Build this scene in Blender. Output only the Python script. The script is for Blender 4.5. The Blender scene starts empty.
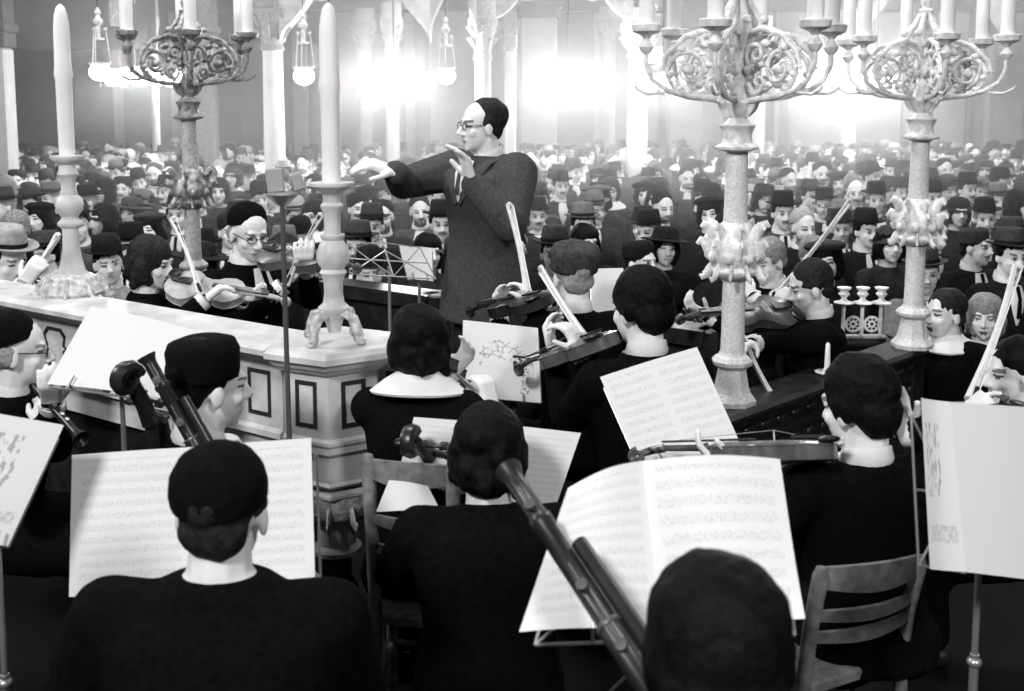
import bpy, math, random
import numpy as np
from mathutils import Vector, Matrix, noise
PI = math.pi
R = math.radians
V = Vector
rnd = random.Random(7)
sc = bpy.context.scene
COL = sc.collection

# ------------------------------------------------------------------ camera
FPX = 1100.0            # focal length in pixels of the 1024 px wide frame
PITCH = R(6.5)
YP = 217.0              # row of the principal point (shifted lens)
CAM = V((0, 0, 2.5))
cd = bpy.data.cameras.new('camera')
cam = bpy.data.objects.new('camera', cd)
COL.objects.link(cam)
cam.location = CAM
cam.rotation_euler = (PI / 2 - PITCH, 0, 0)
cd.sensor_width = 36
cd.lens = 36 * FPX / 1024
cd.shift_y = -(345.5 - YP) / 1024
cd.clip_start = 0.05
cd.clip_end = 200
cd.dof.use_dof = True
cd.dof.focus_distance = 4.6
cd.dof.aperture_fstop = 4.5
sc.camera = cam


def P(x, y, D):
    """the point seen at pixel x, y that lies D metres in front of the camera along the floor"""
    u = (x - 512) / FPX
    v = (YP - y) / FPX
    d = V((u, math.cos(PITCH) + v * math.sin(PITCH), -math.sin(PITCH) + v * math.cos(PITCH)))
    return CAM + d * (D / d.y)


def pix(w):
    d = w - CAM
    f = V((0, math.cos(PITCH), -math.sin(PITCH)))
    u = V((0, math.sin(PITCH), math.cos(PITCH)))
    z = d.dot(f)
    return 512 + FPX * d.x / z, YP - FPX * d.dot(u) / z


# ------------------------------------------------------------------ materials
MATS = {}


def mat(name, v, rough=0.7, var=0.0, scale=8.0, bump=0.0, spec=0.3, metal=0.0, emit=0.0, detail=4.0, v2=None):
    if name in MATS:
        return MATS[name]
    m = bpy.data.materials.new(name)
    m.use_nodes = True
    nt = m.node_tree
    b = nt.nodes['Principled BSDF']
    b.inputs['Base Color'].default_value = (v, v, v, 1)
    b.inputs['Roughness'].default_value = rough
    b.inputs['Specular IOR Level'].default_value = spec
    b.inputs['Metallic'].default_value = metal
    if emit:
        b.inputs['Emission Color'].default_value = (1, 1, 1, 1)
        b.inputs['Emission Strength'].default_value = emit
    if var or bump:
        tc = nt.nodes.new('ShaderNodeTexCoord')
        n = nt.nodes.new('ShaderNodeTexNoise')
        n.inputs['Scale'].default_value = scale
        n.inputs['Detail'].default_value = detail
        nt.links.new(tc.outputs['Object'], n.inputs['Vector'])
        if var:
            r = nt.nodes.new('ShaderNodeMapRange')
            r.inputs['From Min'].default_value = 0.3
            r.inputs['From Max'].default_value = 0.7
            lo = max(0.0, v * (1 - var)) if v2 is None else v2
            r.inputs['To Min'].default_value = lo
            r.inputs['To Max'].default_value = min(1, v * (1 + var)) if v2 is None else v
            nt.links.new(n.outputs['Fac'], r.inputs['Value'])
            nt.links.new(r.outputs['Result'], b.inputs['Base Color'])
        if bump:
            bp = nt.nodes.new('ShaderNodeBump')
            bp.inputs['Strength'].default_value = 0.6
            bp.inputs['Distance'].default_value = bump
            nt.links.new(n.outputs['Fac'], bp.inputs['Height'])
            nt.links.new(bp.outputs['Normal'], b.inputs['Normal'])
    MATS[name] = m
    return m


SKIN = mat('skin', 0.74, 0.55, 0.08, 20, spec=0.3)
SKIN2 = mat('skin_tanned', 0.42, 0.6, 0.1, 20, spec=0.3)
EYE = mat('eye_dark', 0.10, 0.4)
LIP = mat('lip', 0.36, 0.6)
BROW = mat('brow_hair', 0.20, 0.9)
GREYHAIR = mat('grey_hair', 0.30, 0.85, 0.35, 90, 0.004)
HAIR = mat('dark_hair', 0.005, 0.6, 0.4, 70, 0.006, spec=0.08)
HAIR2 = mat('brown_hair', 0.018, 0.65, 0.5, 60, 0.006, spec=0.12)
HAIR3 = mat('fair_hair', 0.22, 0.7, 0.4, 60, 0.006, spec=0.3)
SUIT = mat('black_suit_cloth', 0.0045, 0.95, 0.3, 60, 0.003, spec=0.04)
SUITG = mat('charcoal_jacket_cloth', 0.06, 0.95, 0.25, 90, 0.002, spec=0.1)
VELVET = mat('black_cap_velvet', 0.004, 0.95, 0.3, 50, 0.002, spec=0.08)
CAPG = mat('grey_cap_felt', 0.05, 0.95, 0.5, 40, 0.002, spec=0.1)
WHITE = mat('white_linen', 0.80, 0.8, 0.04, 30, 0.001)
GLASSM = mat('spectacle_metal', 0.25, 0.3, metal=0.8)
COATS = [mat('coat_black', 0.014, 0.95, 0.3, 30, 0.003, spec=.08), mat('coat_dark', 0.028, 0.95, 0.3, 30, 0.003, spec=.08),
         mat('coat_grey', 0.075, 0.95, 0.3, 30, 0.003, spec=.08), mat('coat_pale', 0.22, 0.95, 0.25, 30, 0.003, spec=.08)]
HATS = [mat('hat_black', 0.014, 0.9, 0.3, 40, 0.002, spec=.08), mat('hat_dark_grey', 0.05, 0.9, 0.3, 40, 0.002, spec=.08),
        mat('hat_grey', 0.15, 0.9, 0.25, 40, 0.002, spec=.08), mat('hat_pale', 0.36, 0.9, 0.2, 40, 0.002, spec=.08)]
MARBLE = mat('pale_marble', 0.58, 0.42, 0.25, 9, 0.002, spec=0.4, detail=8)
MARBLE2 = mat('carved_marble', 0.52, 0.5, 0.45, 45, 0.012, spec=0.4, detail=6)
INLAY = mat('dark_inlay', 0.03, 0.4)
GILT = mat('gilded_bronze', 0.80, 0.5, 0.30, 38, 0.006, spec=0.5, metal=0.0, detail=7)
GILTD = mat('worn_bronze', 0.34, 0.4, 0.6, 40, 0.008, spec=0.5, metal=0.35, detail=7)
STONE = mat('speckled_stone', 0.68, 0.5, 0.22, 90, 0.002, spec=0.4, detail=6)
WAX = mat('white_wax', 0.86, 0.45, 0.03, 12, 0.003)
WOOD = mat('black_oak', 0.016, 0.35, 0.5, 14, 0.003, spec=0.45)
WOODM = mat('chair_wood', 0.20, 0.5, 0.4, 30, 0.002, spec=0.4)
VARN = mat('violin_varnish', 0.09, 0.25, 0.3, 20, spec=0.6)
VARND = mat('dark_varnish', 0.016, 0.34, 0.4, 20, spec=0.6)
EBONY = mat('ebony', 0.01, 0.35, spec=0.5)
STEEL = mat('nickel_steel', 0.42, 0.35, metal=0.7)
BLACKM = mat('black_metal', 0.015, 0.5)
BOWHAIR = mat('bow_hair', 0.85, 0.6)
BOWSTICK = mat('bow_stick', 0.62, 0.4, 0.1, 30)
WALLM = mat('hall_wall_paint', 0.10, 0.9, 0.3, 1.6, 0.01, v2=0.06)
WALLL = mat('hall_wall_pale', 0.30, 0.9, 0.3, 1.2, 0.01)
COLM = mat('painted_column', 0.38, 0.6, 0.15, 5)
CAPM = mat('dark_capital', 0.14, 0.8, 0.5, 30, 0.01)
FLOORM = mat('dark_floor', 0.006, 0.8, 0.3, 3, spec=.1)


# ------------------------------------------------------------------ mesh collector
class M:
    def __init__(s):
        s.v = []
        s.f = []

    def add(s, vs, fs):
        b = len(s.v)
        s.v += [V(p) for p in vs]
        s.f += [tuple(b + i for i in f) for f in fs]
        return s

    def rings(s, rings, cap=True, closed=True):
        b = len(s.v)
        n = len(rings[0])
        for r in rings:
            s.v += [V(p) for p in r]
        for i in range(len(rings) - 1):
            for j in range(n if closed else n - 1):
                k = (j + 1) % n
                s.f.append((b + i * n + j, b + i * n + k, b + (i + 1) * n + k, b + (i + 1) * n + j))
        if cap:
            s.f.append(tuple(b + j for j in reversed(range(n))))
            s.f.append(tuple(b + (len(rings) - 1) * n + j for j in range(n)))
        return s

    def cap2(s, a, b, ra, rb, n=10):
        """tapered capsule"""
        a, b = V(a), V(b)
        d = b - a
        L = d.length
        if L < 1e-6:
            return s.ell(a, ra, ra, ra)
        d /= L
        x = d.orthogonal().normalized()
        y = d.cross(x)
        rr = []
        for t in (-0.999, -0.75, -0.35, 0):
            rr.append((a + d * (ra * t), ra * math.sqrt(max(0.0, 1 - t * t)) + 1e-4))
        for t in (0, 0.35, 0.75, 0.999):
            rr.append((b + d * (rb * t), rb * math.sqrt(max(0.0, 1 - t * t)) + 1e-4))
        return s.rings([[c + (x * math.cos(2 * PI * k / n) + y * math.sin(2 * PI * k / n)) * r for k in range(n)] for c, r in rr])

    def chain(s, pts, rad, n=10):
        for i in range(len(pts) - 1):
            s.cap2(pts[i], pts[i + 1], rad[i], rad[i + 1], n)
        return s

    def tube(s, pts, rad, n=8, cap=True, flat=1.0, hint=None):
        """a continuous tube through points; rad a number or list"""
        pts = [V(p) for p in pts]
        if not isinstance(rad, (list, tuple)):
            rad = [rad] * len(pts)
        out = []
        x = None
        for i, p in enumerate(pts):
            d = (pts[min(i + 1, len(pts) - 1)] - pts[max(i - 1, 0)])
            if d.length < 1e-9:
                d = V((0, 0, 1))
            d.normalize()
            if x is None:
                x = V(hint).cross(d) if hint is not None else d.orthogonal()
                if x.length < 1e-6:
                    x = d.orthogonal()
                x.normalize()
            else:
                x = (x - d * x.dot(d)).normalized()
            y = d.cross(x)
            out.append([p + x * math.cos(2 * PI * k / n) * rad[i] + y * math.sin(2 * PI * k / n) * rad[i] * flat for k in range(n)])
        return s.rings(out, cap)

    def ell(s, c, rx, ry, rz, fr=None, n=14, m=9):
        """ellipsoid with frame fr=(x,y,z) unit vectors"""
        c = V(c)
        X, Y, Z = fr if fr else (V((1, 0, 0)), V((0, 1, 0)), V((0, 0, 1)))
        rr = []
        for i in range(m + 1):
            t = -PI / 2 + PI * i / m
            t = max(-PI / 2 + 0.02, min(PI / 2 - 0.02, t))
            rr.append([c + X * rx * math.cos(t) * math.cos(2 * PI * k / n) + Y * ry * math.cos(t) * math.sin(2 * PI * k / n) + Z * rz * math.sin(t) for k in range(n)])
        return s.rings(rr)

    def lathe(s, prof, n=20, o=(0, 0, 0), fr=None, cap=True):
        """profile [(radius, height)...] turned about the z axis of the frame"""
        o = V(o)
        X, Y, Z = fr if fr else (V((1, 0, 0)), V((0, 1, 0)), V((0, 0, 1)))
        return s.rings([[o + X * r * math.cos(2 * PI * (k + .5) / n) + Y * r * math.sin(2 * PI * (k + .5) / n) + Z * h for k in range(n)] for r, h in prof], cap)

    def box(s, c, sx, sy, sz, fr=None, bev=0.0):
        c = V(c)
        X, Y, Z = fr if fr else (V((1, 0, 0)), V((0, 1, 0)), V((0, 0, 1)))
        hx, hy, hz = sx / 2, sy / 2, sz / 2
        b = min(bev, hx * .9, hy * .9, hz * .9)

        def ring(ax, ay, z, k):
            q = [(-ax, -ay + k), (-ax + k, -ay), (ax - k, -ay), (ax, -ay + k), (ax, ay - k), (ax - k, ay), (-ax + k, ay), (-ax, ay - k)] if k > 0 else [(-ax, -ay), (ax, -ay), (ax, ay), (-ax, ay)]
            return [c + X * i + Y * j + Z * z for i, j in q]
        if b <= 0:
            return s.rings([ring(hx, hy, -hz, 0), ring(hx, hy, hz, 0)])
        return s.rings([ring(hx - b, hy - b, -hz, b * .5), ring(hx, hy, -hz + b, b), ring(hx, hy, hz - b, b), ring(hx - b, hy - b, hz, b * .5)])

    def prism(s, poly, z0, z1):
        """polygon in xy extruded from z0 to z1 (counter-clockwise)"""
        return s.rings([[V((x, y, z0)) for x, y in poly], [V((x, y, z1)) for x, y in poly]])

    def mesh(s, name, org=(0, 0, 0), smooth=True, angle=40):
        me = bpy.data.meshes.new(name)
        o = V(org)
        me.from_pydata([tuple(p - o) for p in s.v], [], s.f)
        me.update()
        if smooth:
            me.shade_smooth()
            try:
                me.set_sharp_from_angle(angle=R(angle))
            except Exception:
                pass
        return me


def link(name, me, parent=None, loc=None, m=None):
    o = bpy.data.objects.new(name, me)
    COL.objects.link(o)
    if parent is not None:
        o.parent = parent
    if loc is not None:
        o.location = loc
    if m is not None:
        for q in (m if isinstance(m, (list, tuple)) else [m]):
            me.materials.append(q)
    return o


def tag(o, label, cat, group=None, kind=None):
    if label:
        o['label'] = label
    if cat:
        o['category'] = cat
    if group:
        o['group'] = group
    if kind:
        o['kind'] = kind
    return o


class Thing:
    """an Empty at the base of a thing with its parts as children"""

    def __init__(s, name, org, label, cat, group=None, kind=None):
        s.org = V(org)
        s.root = bpy.data.objects.new(name, None)
        s.root.empty_display_size = 0.1
        COL.objects.link(s.root)
        s.root.location = s.org
        tag(s.root, label, cat, group, kind)

    def part(s, name, m, material, parent=None, smooth=True, label=None, angle=40):
        me = m.mesh(name, s.org, smooth, angle) if isinstance(m, M) else m
        o = link(name, me, parent or s.root, m=material)
        if label:
            o['label'] = label
        return o


def single(name, m, material, org, label, cat, group=None, kind=None, smooth=True, angle=40):
    o = link(name, m.mesh(name, org, smooth, angle), None, org, material)
    return tag(o, label, cat, group, kind)


def structure(name, m, material, smooth=False):
    o = link(name, m.mesh(name, (0, 0, 0), smooth), None, None, material)
    o['kind'] = 'structure'
    return o


def remesh(m, voxel, smooth=3, deci=None, org=(0, 0, 0), name='body'):
    me = m.mesh(name, org, False)
    o = bpy.data.objects.new('tmp', me)
    COL.objects.link(o)
    md = o.modifiers.new('r', 'REMESH')
    md.mode = 'VOXEL'
    md.voxel_size = voxel
    md.use_smooth_shade = True
    if smooth:
        k = o.modifiers.new('s', 'SMOOTH')
        k.iterations = smooth
        k.factor = 0.5
    if deci:
        k = o.modifiers.new('d', 'DECIMATE')
        k.ratio = deci
    dg = bpy.context.evaluated_depsgraph_get()
    dg.update()
    out = bpy.data.meshes.new_from_object(o.evaluated_get(dg))
    out.name = name
    bpy.data.objects.remove(o)
    bpy.data.meshes.remove(me)
    out.materials.clear()
    out.shade_smooth()
    return out
# ------------------------------------------------------------------ people
UP = V((0, 0, 1))


def head_frame(f, tilt=0.0):
    """f: direction the face looks (3d). returns (X right side, Y forward, Z up of head)"""
    Y = V(f).normalized()
    X = Y.cross(UP).normalized()
    Z = X.cross(Y).normalized()
    if tilt:
        q = Matrix.Rotation(tilt, 3, Y)
        X = q @ X
        Z = q @ Z
    return X, Y, Z


def head_shapes(m, c, fr, neck, k=1.0, beard=False, mouth_open=False):
    X, Y, Z = fr

    def q(x, y, z):
        return c + (X * x + Y * y + Z * z) * k
    m.ell(q(0, -.014, .034), .075 * k, .096 * k, .086 * k, fr, 18, 12)
    m.ell(q(0, .026, -.03), .060 * k, .064 * k, .080 * k, fr, 16, 10)
    m.ell(q(0, .05, -.075), .036 * k, .034 * k, .030 * k, fr)
    m.ell(q(0, .072, -.092), .017 * k, .013 * k, .014 * k, fr)
    m.cap2(q(0, .086, .016), q(0, .112, -.022), .008 * k, .011 * k)
    m.ell(q(-.011, .098, -.028), .008 * k, .010 * k, .007 * k, fr)
    m.ell(q(.011, .098, -.028), .008 * k, .010 * k, .007 * k, fr)
    m.cap2(q(-.034, .074, .032), q(.034, .074, .032), .012 * k, .012 * k)
    for s in (-1, 1):
        m.ell(q(.040 * s, .056, -.022), .020 * k, .022 * k, .020 * k, fr)
        m.ell(q(.078 * s, -.008, -.008), .009 * k, .019 * k, .032 * k, fr)
        m.ell(q(.031 * s, .070, .012), .014 * k, .012 * k, .010 * k, fr)
    m.cap2(q(-.017, .083, -.053), q(.017, .083, -.053), .0075 * k, .0075 * k)
    dz = -.078 if mouth_open else -.064
    m.cap2(q(-.014, .080, dz), q(.014, .080, dz), .0075 * k, .0075 * k)
    m.cap2(q(0, -.018, -.045), neck, .056 * k, .062 * k)


def paint_face(me, c, fr, org, k=1.0, moustache=False, beard=False, fat=1.0, mouth_open=False):
    """gives eyes, brows and lips their own colour on the body mesh: slots skin, eye, lip, brow"""
    X, Y, Z = fr
    n = len(me.polygons)
    ctr = np.empty(n * 3, dtype=np.float32)
    me.polygons.foreach_get('center', ctr)
    ctr = ctr.reshape(-1, 3)
    o = V(c) - V(org)
    d = ctr - np.array(o, dtype=np.float32)
    x = np.abs(d @ np.array(X, dtype=np.float32)) / k
    y = d @ np.array(Y, dtype=np.float32) / k
    z = d @ np.array(Z, dtype=np.float32) / k
    idx = np.zeros(n, dtype=np.int32)
    fr_ = (y > .045)
    idx[fr_ & (x < .021 * fat) & (np.abs(z + .0585) < .0075 * fat)] = 2
    if mouth_open:
        idx[fr_ & (x < .016) & (np.abs(z + .066) < .009)] = 1
    idx[fr_ & (((x - .031) / (.015 * fat)) ** 2 + ((z - .010) / (.007 * fat)) ** 2 < 1)] = 1
    idx[fr_ & (np.abs(x - .032) < .018) & (np.abs(z - .031 + (x - .032) ** 2 * 6) < .0055 * fat)] = 3
    if moustache:
        idx[fr_ & (x < .030) & (np.abs(z + .044) < .009)] = 3
    if beard:
        idx[(y > .0) & (z < -.052) & (z > -.12) & (x > .022 - (z < -.07) * .1)] = 3
        idx[fr_ & (x < .03) & (np.abs(z + .043) < .008)] = 3
    me.polygons.foreach_set('material_index', idx)


def hand_shapes(m, wrist, d, palm, curl=0.5, k=1.0, side=1, spread=.9):
    """wrist point, direction of the fingers, palm normal, curl 0..1: palm, four fingers and thumb"""
    d = V(d).normalized()
    nrm = (V(palm) - d * V(palm).dot(d))
    nrm = nrm.normalized() if nrm.length > 1e-4 else d.orthogonal().normalized()
    s = d.cross(nrm).normalized() * side
    for t in (-.026, -.009, .009, .026):
        m.cap2(wrist + s * t * .6 * k, wrist + d * .085 * k + s * t * k, .016 * k, .0135 * k)
    L = (.056, .071, .078, .070)
    for i, t in enumerate((-.034, -.0115, .0115, .034)):
        p = wrist + d * .085 * k + s * t * spread * k
        dd = (d + s * t * 4 * spread).normalized()
        a = 0.25 + curl * 0.9
        pts = [p]
        for j, fr_ in enumerate((.45, .30, .25)):
            dd2 = (dd * math.cos(a) + nrm * math.sin(a))
            pts.append(pts[-1] + dd2 * L[(i if True else 0)] * fr_ * k)
            a += curl * 0.9
        m.chain(pts, [.0095 * k, .0088 * k, .0082 * k, .0072 * k], 8)
    p = wrist + d * .02 * k + s * .026 * k
    td = (d * .55 + s * .65 + nrm * .45 * (0.4 + curl)).normalized()
    p2 = p + td * .042 * k
    td2 = (td * .6 + d * .4 + nrm * curl * .5).normalized()
    m.chain([p, p2, p2 + td2 * .035 * k], [.014 * k, .011 * k, .009 * k], 8)


def ik(a, b, l1, l2, hint):
    d = b - a
    L = d.length
    if L > (l1 + l2) * .995:
        s_ = L / ((l1 + l2) * .995)
        l1 *= s_
        l2 *= s_
    d.normalize()
    x = (l1 * l1 - l2 * l2 + L * L) / (2 * L)
    h = math.sqrt(max(0.0, l1 * l1 - x * x))
    p = V(hint) - d * V(hint).dot(d)
    p.normalize()
    return a + d * x + p * h


def hair_mesh(kind, c, fr, k=1.0, voxel=.009, org=(0, 0, 0)):
    X, Y, Z = fr
    m = M()

    def q(x, y, z):
        return c + (X * x + Y * y + Z * z) * k
    if kind in ('short', 'receding'):
        b = -.018 if kind == 'receding' else 0
        m.ell(q(0, -.022 + b, .046), .081 * k, .097 * k, .088 * k, fr, 20, 14)
        m.ell(q(0, -.062, -.01), .068 * k, .045 * k, .055 * k, fr)
        for s in (-1, 1):
            m.ell(q(.07 * s, -.012, .03), .015 * k, .032 * k, .035 * k, fr)
    elif kind == 'full':
        m.ell(q(0, -.02, .052), .088 * k, .104 * k, .095 * k, fr, 20, 14)
        m.ell(q(0, -.065, -.01), .076 * k, .052 * k, .07 * k, fr)
        for s in (-1, 1):
            m.ell(q(.072 * s, -.018, .02), .022 * k, .045 * k, .05 * k, fr)
    elif kind == 'bob':
        m.ell(q(0, -.022, .045), .096 * k, .106 * k, .092 * k, fr, 20, 14)
        m.ell(q(0, -.055, -.03), .092 * k, .068 * k, .085 * k, fr)
        for s in (-1, 1):
            m.ell(q(.078 * s, -.012, -.02), .032 * k, .055 * k, .075 * k, fr)
        for i in range(16):
            a = i * 2.4
            h = -.09 + .14 * (i / 16)
            r = .085 if h < .06 else .06
            yy = -.03 + r * math.sin(a)
            if yy > .03:
                yy = .03
            m.ell(q(r * math.cos(a), yy, h), .022 * k, .022 * k, .03 * k, fr)
    elif kind == 'fringe':
        m.ell(q(0, -.055, -.012), .078 * k, .05 * k, .052 * k, fr)
        for s in (-1, 1):
            m.ell(q(.072 * s, -.03, .0), .016 * k, .036 * k, .036 * k, fr)
    me = remesh(m, voxel, 2, org=org, name='hair')
    # tousle
    for v in me.vertices:
        pz = V(v.co)
        v.co = pz + noise.noise_vector(pz * 45) * .003 * k + noise.noise_vector(pz * 16) * .006 * k
    return me


def hat_shapes(kind, c, fr, k=1.0):
    """returns {part name: M}; the first is the hat itself"""
    X, Y, Z = fr

    def F(yaw=0, tip=0):
        q = Matrix.Rotation(tip, 3, X)
        return (X, q @ Y, q @ Z)
    out = {}
    m = M()
    if kind == 'kippa':
        f2 = F(tip=.35)
        o = c + (Y * -.028 + Z * .048) * k
        m.lathe([(.086 * k, -.01 * k), (.088 * k, .012 * k), (.083 * k, .04 * k), (.068 * k, .066 * k), (.042 * k, .084 * k), (.012 * k, .091 * k), (.001, .091 * k)], 24, o, f2)
    elif kind == 'cap':       # tall soft cantor's cap
        f2 = F(tip=.16)
        o = c + (Y * -.018 + Z * .042) * k
        m.lathe([(.088 * k, -.012 * k), (.091 * k, .0), (.094 * k, .035 * k), (.095 * k, .06 * k), (.086 * k, .082 * k), (.055 * k, .093 * k), (.015 * k, .090 * k), (.001, .09 * k)], 24, o, f2)
    elif kind == 'beret':
        f2 = F(tip=.22)
        o = c + (Y * -.02 + Z * .062) * k
        m.lathe([(.080 * k, -.012 * k), (.084 * k, 0), (.115 * k, .018 * k), (.120 * k, .034 * k), (.095 * k, .056 * k), (.04 * k, .066 * k), (.006, .07 * k), (.004, .085 * k), (.001, .085 * k)], 24, o, f2)
    elif kind in ('fedora', 'bowler'):
        f2 = F(tip=.08)
        o = c + (Y * -.014 + Z * .066) * k
        n = 28
        rr = []
        for (r, h, cr) in [(.078, .006, 0), (.12, .002, 1), (.138, .010, 1), (.138, .015, 1), (.12, .008, 1), (.086, .012, 0)]:
            ring = []
            for i in range(n):
                a = 2 * PI * i / n
                up = (.016 if kind == 'bowler' else .010) * (abs(math.cos(a)) ** 2) * cr
                ring.append(o + f2[0] * r * .94 * math.cos(a) * k + f2[1] * r * 1.1 * math.sin(a) * k + f2[2] * (h + up) * k)
            rr.append(ring)
        for (r, h) in ([(.085, .03), (.084, .06), (.078, .085), (.060, .105), (.03, .113), (.002, .114)] if kind == 'bowler' else [(.085, .03), (.082, .06), (.077, .088), (.070, .104), (.05, .102), (.025, .090), (.002, .088)]):
            ring = []
            for i in range(n):
                a = 2 * PI * i / n
                pinch = 1.0
                if kind == 'fedora' and h > .07:
                    pinch = 1 - .18 * abs(math.cos(a)) * max(0, math.sin(a))
                ring.append(o + f2[0] * r * .95 * pinch * math.cos(a) * k + f2[1] * r * 1.12 * math.sin(a) * k + f2[2] * h * k)
            rr.append(ring)
        m.rings(rr)
        b = M()
        b.rings([[o + f2[0] * .0835 * math.cos(2 * PI * i / n) * k + f2[1] * .0985 * math.sin(2 * PI * i / n) * k + f2[2] * h * k for i in range(n)] for h in (.014, .034)], cap=False)
        out['hat'] = m
        out['hat_band'] = b
        return out
    elif kind == 'cloche':
        f2 = F(tip=.12)
        o = c + (Y * -.012 + Z * .012) * k
        m.lathe([(.088 * k, .0), (.108 * k, -.008 * k), (.110 * k, -.002 * k), (.094 * k, .014 * k), (.092 * k, .05 * k), (.088 * k, .085 * k), (.066 * k, .112 * k), (.03 * k, .124 * k), (.001, .126 * k)], 24, o, f2)
    elif kind == 'scarf':
        m.ell(c + (Y * -.022 + Z * .03) * k, .089 * k, .102 * k, .102 * k, F(tip=.1), 20, 14)
        m.ell(c + (Y * -.03 + Z * -.07) * k, .075 * k, .07 * k, .07 * k, fr)
    elif kind == 'widebrim':
        f2 = F(tip=.1)
        o = c + (Y * -.012 + Z * .05) * k
        m.lathe([(.08 * k, .0), (.165 * k, -.004 * k), (.17 * k, .003 * k), (.12 * k, .008 * k), (.09 * k, .014 * k), (.088 * k, .055 * k), (.074 * k, .08 * k), (.03 * k, .09 * k), (.001, .09 * k)], 28, o, f2)
    out['hat'] = m
    return out


def build_person(T, head, floor, F, look, pose='sit', hands=(None, None), palms=(None, None), lean=.06, k=1.0,
                 voxel=.008, deci=None, cvoxel=.014, wide=1.0, hair='short', hat=None, hairm=None, hatm=None, coatm=None,
                 collar='shirt', moustache=False, beard=False, mouth_open=False, glasses=False, tilt=0.0, skin=None,
                 tie=True, curl=.5, legs=True, fat=1.0, tails=False, kh=1.0, trousm=None, elbow=None, fdirs=(None, None), hk=1.0, hatk=1.0, sleeve=1.0, nk=.132, cuffs=True, lapels=False):
    """T: Thing whose root is the person; body is the root's first mesh. Everything in world coordinates"""
    F = V((F[0], F[1], 0)).normalized()
    S = F.cross(UP)
    fr = head_frame(look, tilt)
    hX, hY, hZ = fr
    N = head - UP * nk * k - hY * .015 * k - F * .02
    h = head.z - floor
    if pose == 'sit':
        hip = V((N.x, N.y, 0)) - F * lean
        hip.z = floor + min(.52, h * .42)
    else:
        hip = V((N.x, N.y, 0)) - F * lean
        hip.z = floor + h * .575
    spine = N - hip
    sl = spine.length
    b = M()
    coat = M()
    # torso rings
    prof = [(-.06, .145, .105), (.06, .150, .110), (.25, .135, .098), (.48, .145, .108), (.68, .165, .118), (.82, .175, .105), (.91, .115, .07), (.96, .066, .055), (1.0, .055, .052)]
    sd = spine.normalized()
    sx = S.copy()
    sy = sd.cross(sx) * -1
    if sy.dot(F) < 0:
        sy = -sy

    def tr(inc, pr, bottom=None):
        rr = []
        for t, rx, ry in pr:
            c = hip + spine * t + F * (.015 * math.sin(max(0, t) * PI))
            rr.append([c + sx * (rx * wide + inc) * k * math.cos(2 * PI * i / 20) + sy * (ry * (wide * .5 + .5) + inc) * k * math.sin(2 * PI * i / 20) for i in range(20)])
        return rr
    b.rings(tr(0, prof))
    cp = [(t, rx + .02, ry + .02) for t, rx, ry in prof[1:-2]] + [(.96, .100, .084), (1.0, .074, .070)]
    if pose == 'stand':
        L = (hip.z - floor)
        cp = [(-(.30 * L) / sl, .205, .155), (-(.12 * L) / sl, .19, .145)] + cp
    else:
        cp = [(-.10, .18, .14)] + cp
    coat.rings(tr(0, cp))
    arms = []
    for si, s in enumerate((-1, 1)):            # -1: person's left, +1: person's right
        sh = hip + spine * .86 + S * s * .165 * k * wide
        tgt = hands[si]
        if tgt is None:
            if pose == 'sit':
                tgt = hip + F * .30 + S * s * .10 + UP * .13
            else:
                tgt = sh - UP * .54 * k + F * .10 + S * s * .06
            fd = F * .8 - UP * .4 if pose == 'sit' else -UP + F * .2
        else:
            tgt = V(tgt)
            fd = None
        hint = (S * s * .7 - UP * 1.0 - F * .25)
        if elbow and elbow[si] is not None:
            hint = V(elbow[si])
        el = ik(sh, tgt, .285 * k, .255 * k, hint)
        if fd is None:
            fd = (tgt - el).normalized()
        if fdirs[si] is not None:
            fd = V(fdirs[si])
        pm = palms[si] if palms[si] is not None else (-UP if pose == 'sit' and hands[si] is None else -S * s)
        b.chain([sh, el, tgt], [.05 * k, .040 * k, .025 * k])
        b.cap2(hip + spine * .80, sh, .07 * k, .058 * k)
        hand_shapes(b, tgt, fd, pm, curl if hands[si] is not None else .35, k * hk, s)
        w = el.lerp(tgt, .93)
        coat.chain([sh, sh.lerp(el, .5), el, w], [.074 * k * sleeve, .066 * k * sleeve, .056 * k * sleeve, .043 * k * sleeve])
        coat.cap2(hip + spine * .80, sh, .09 * k, .074 * k)
        arms.append((sh, el, tgt))
        if cuffs:
            cf = M()
            cf.tube([el.lerp(tgt, .86), el.lerp(tgt, .90), el.lerp(tgt, 1.0), el.lerp(tgt, 1.02), el.lerp(tgt, .97)], [.040 * k, .042 * k, .040 * k, .034 * k, .028 * k], 14)
            T.part('shirt_cuff', cf, WHITE)
    tro = M()
    if legs:
        for s in (-1, 1):
            hj = hip + S * s * .085 * k
            if pose == 'sit':
                kn = hj + F * .40 * k + S * s * .05
                kn.z = floor + .46 * min(1.05, k * h / 1.25)
                an = kn - F * .03
                an.z = floor + .07
            else:
                kn = hj.lerp(V((hj.x, hj.y, floor + .07)), .5) + F * .02
                an = V((hj.x, hj.y, floor + .07)) - F * .02
            b.chain([hj, kn, an], [.08 * k, .055 * k, .036 * k])
            b.cap2(an - F * .02 - UP * .025, an + F * .13 - UP * .035, .032 * k, .028 * k)
            tro.chain([hj, kn, an + UP * .05], [.105 * k, .078 * k, .066 * k])
            if pose == 'sit':
                coat.cap2(hj, hj.lerp(kn, .5), .11 * k, .10 * k)
    head_shapes(b, head, fr, N, k, mouth_open=mouth_open)
    body = remesh(b, voxel, 2, deci, T.org, 'person')
    for q in (skin or SKIN, EYE, LIP, BROW if hairm is not GREYHAIR else GREYHAIR):
        body.materials.append(q)
    paint_face(body, head, fr, T.org, k, moustache, beard, fat, mouth_open)
    cm = coatm or SUIT
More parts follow.
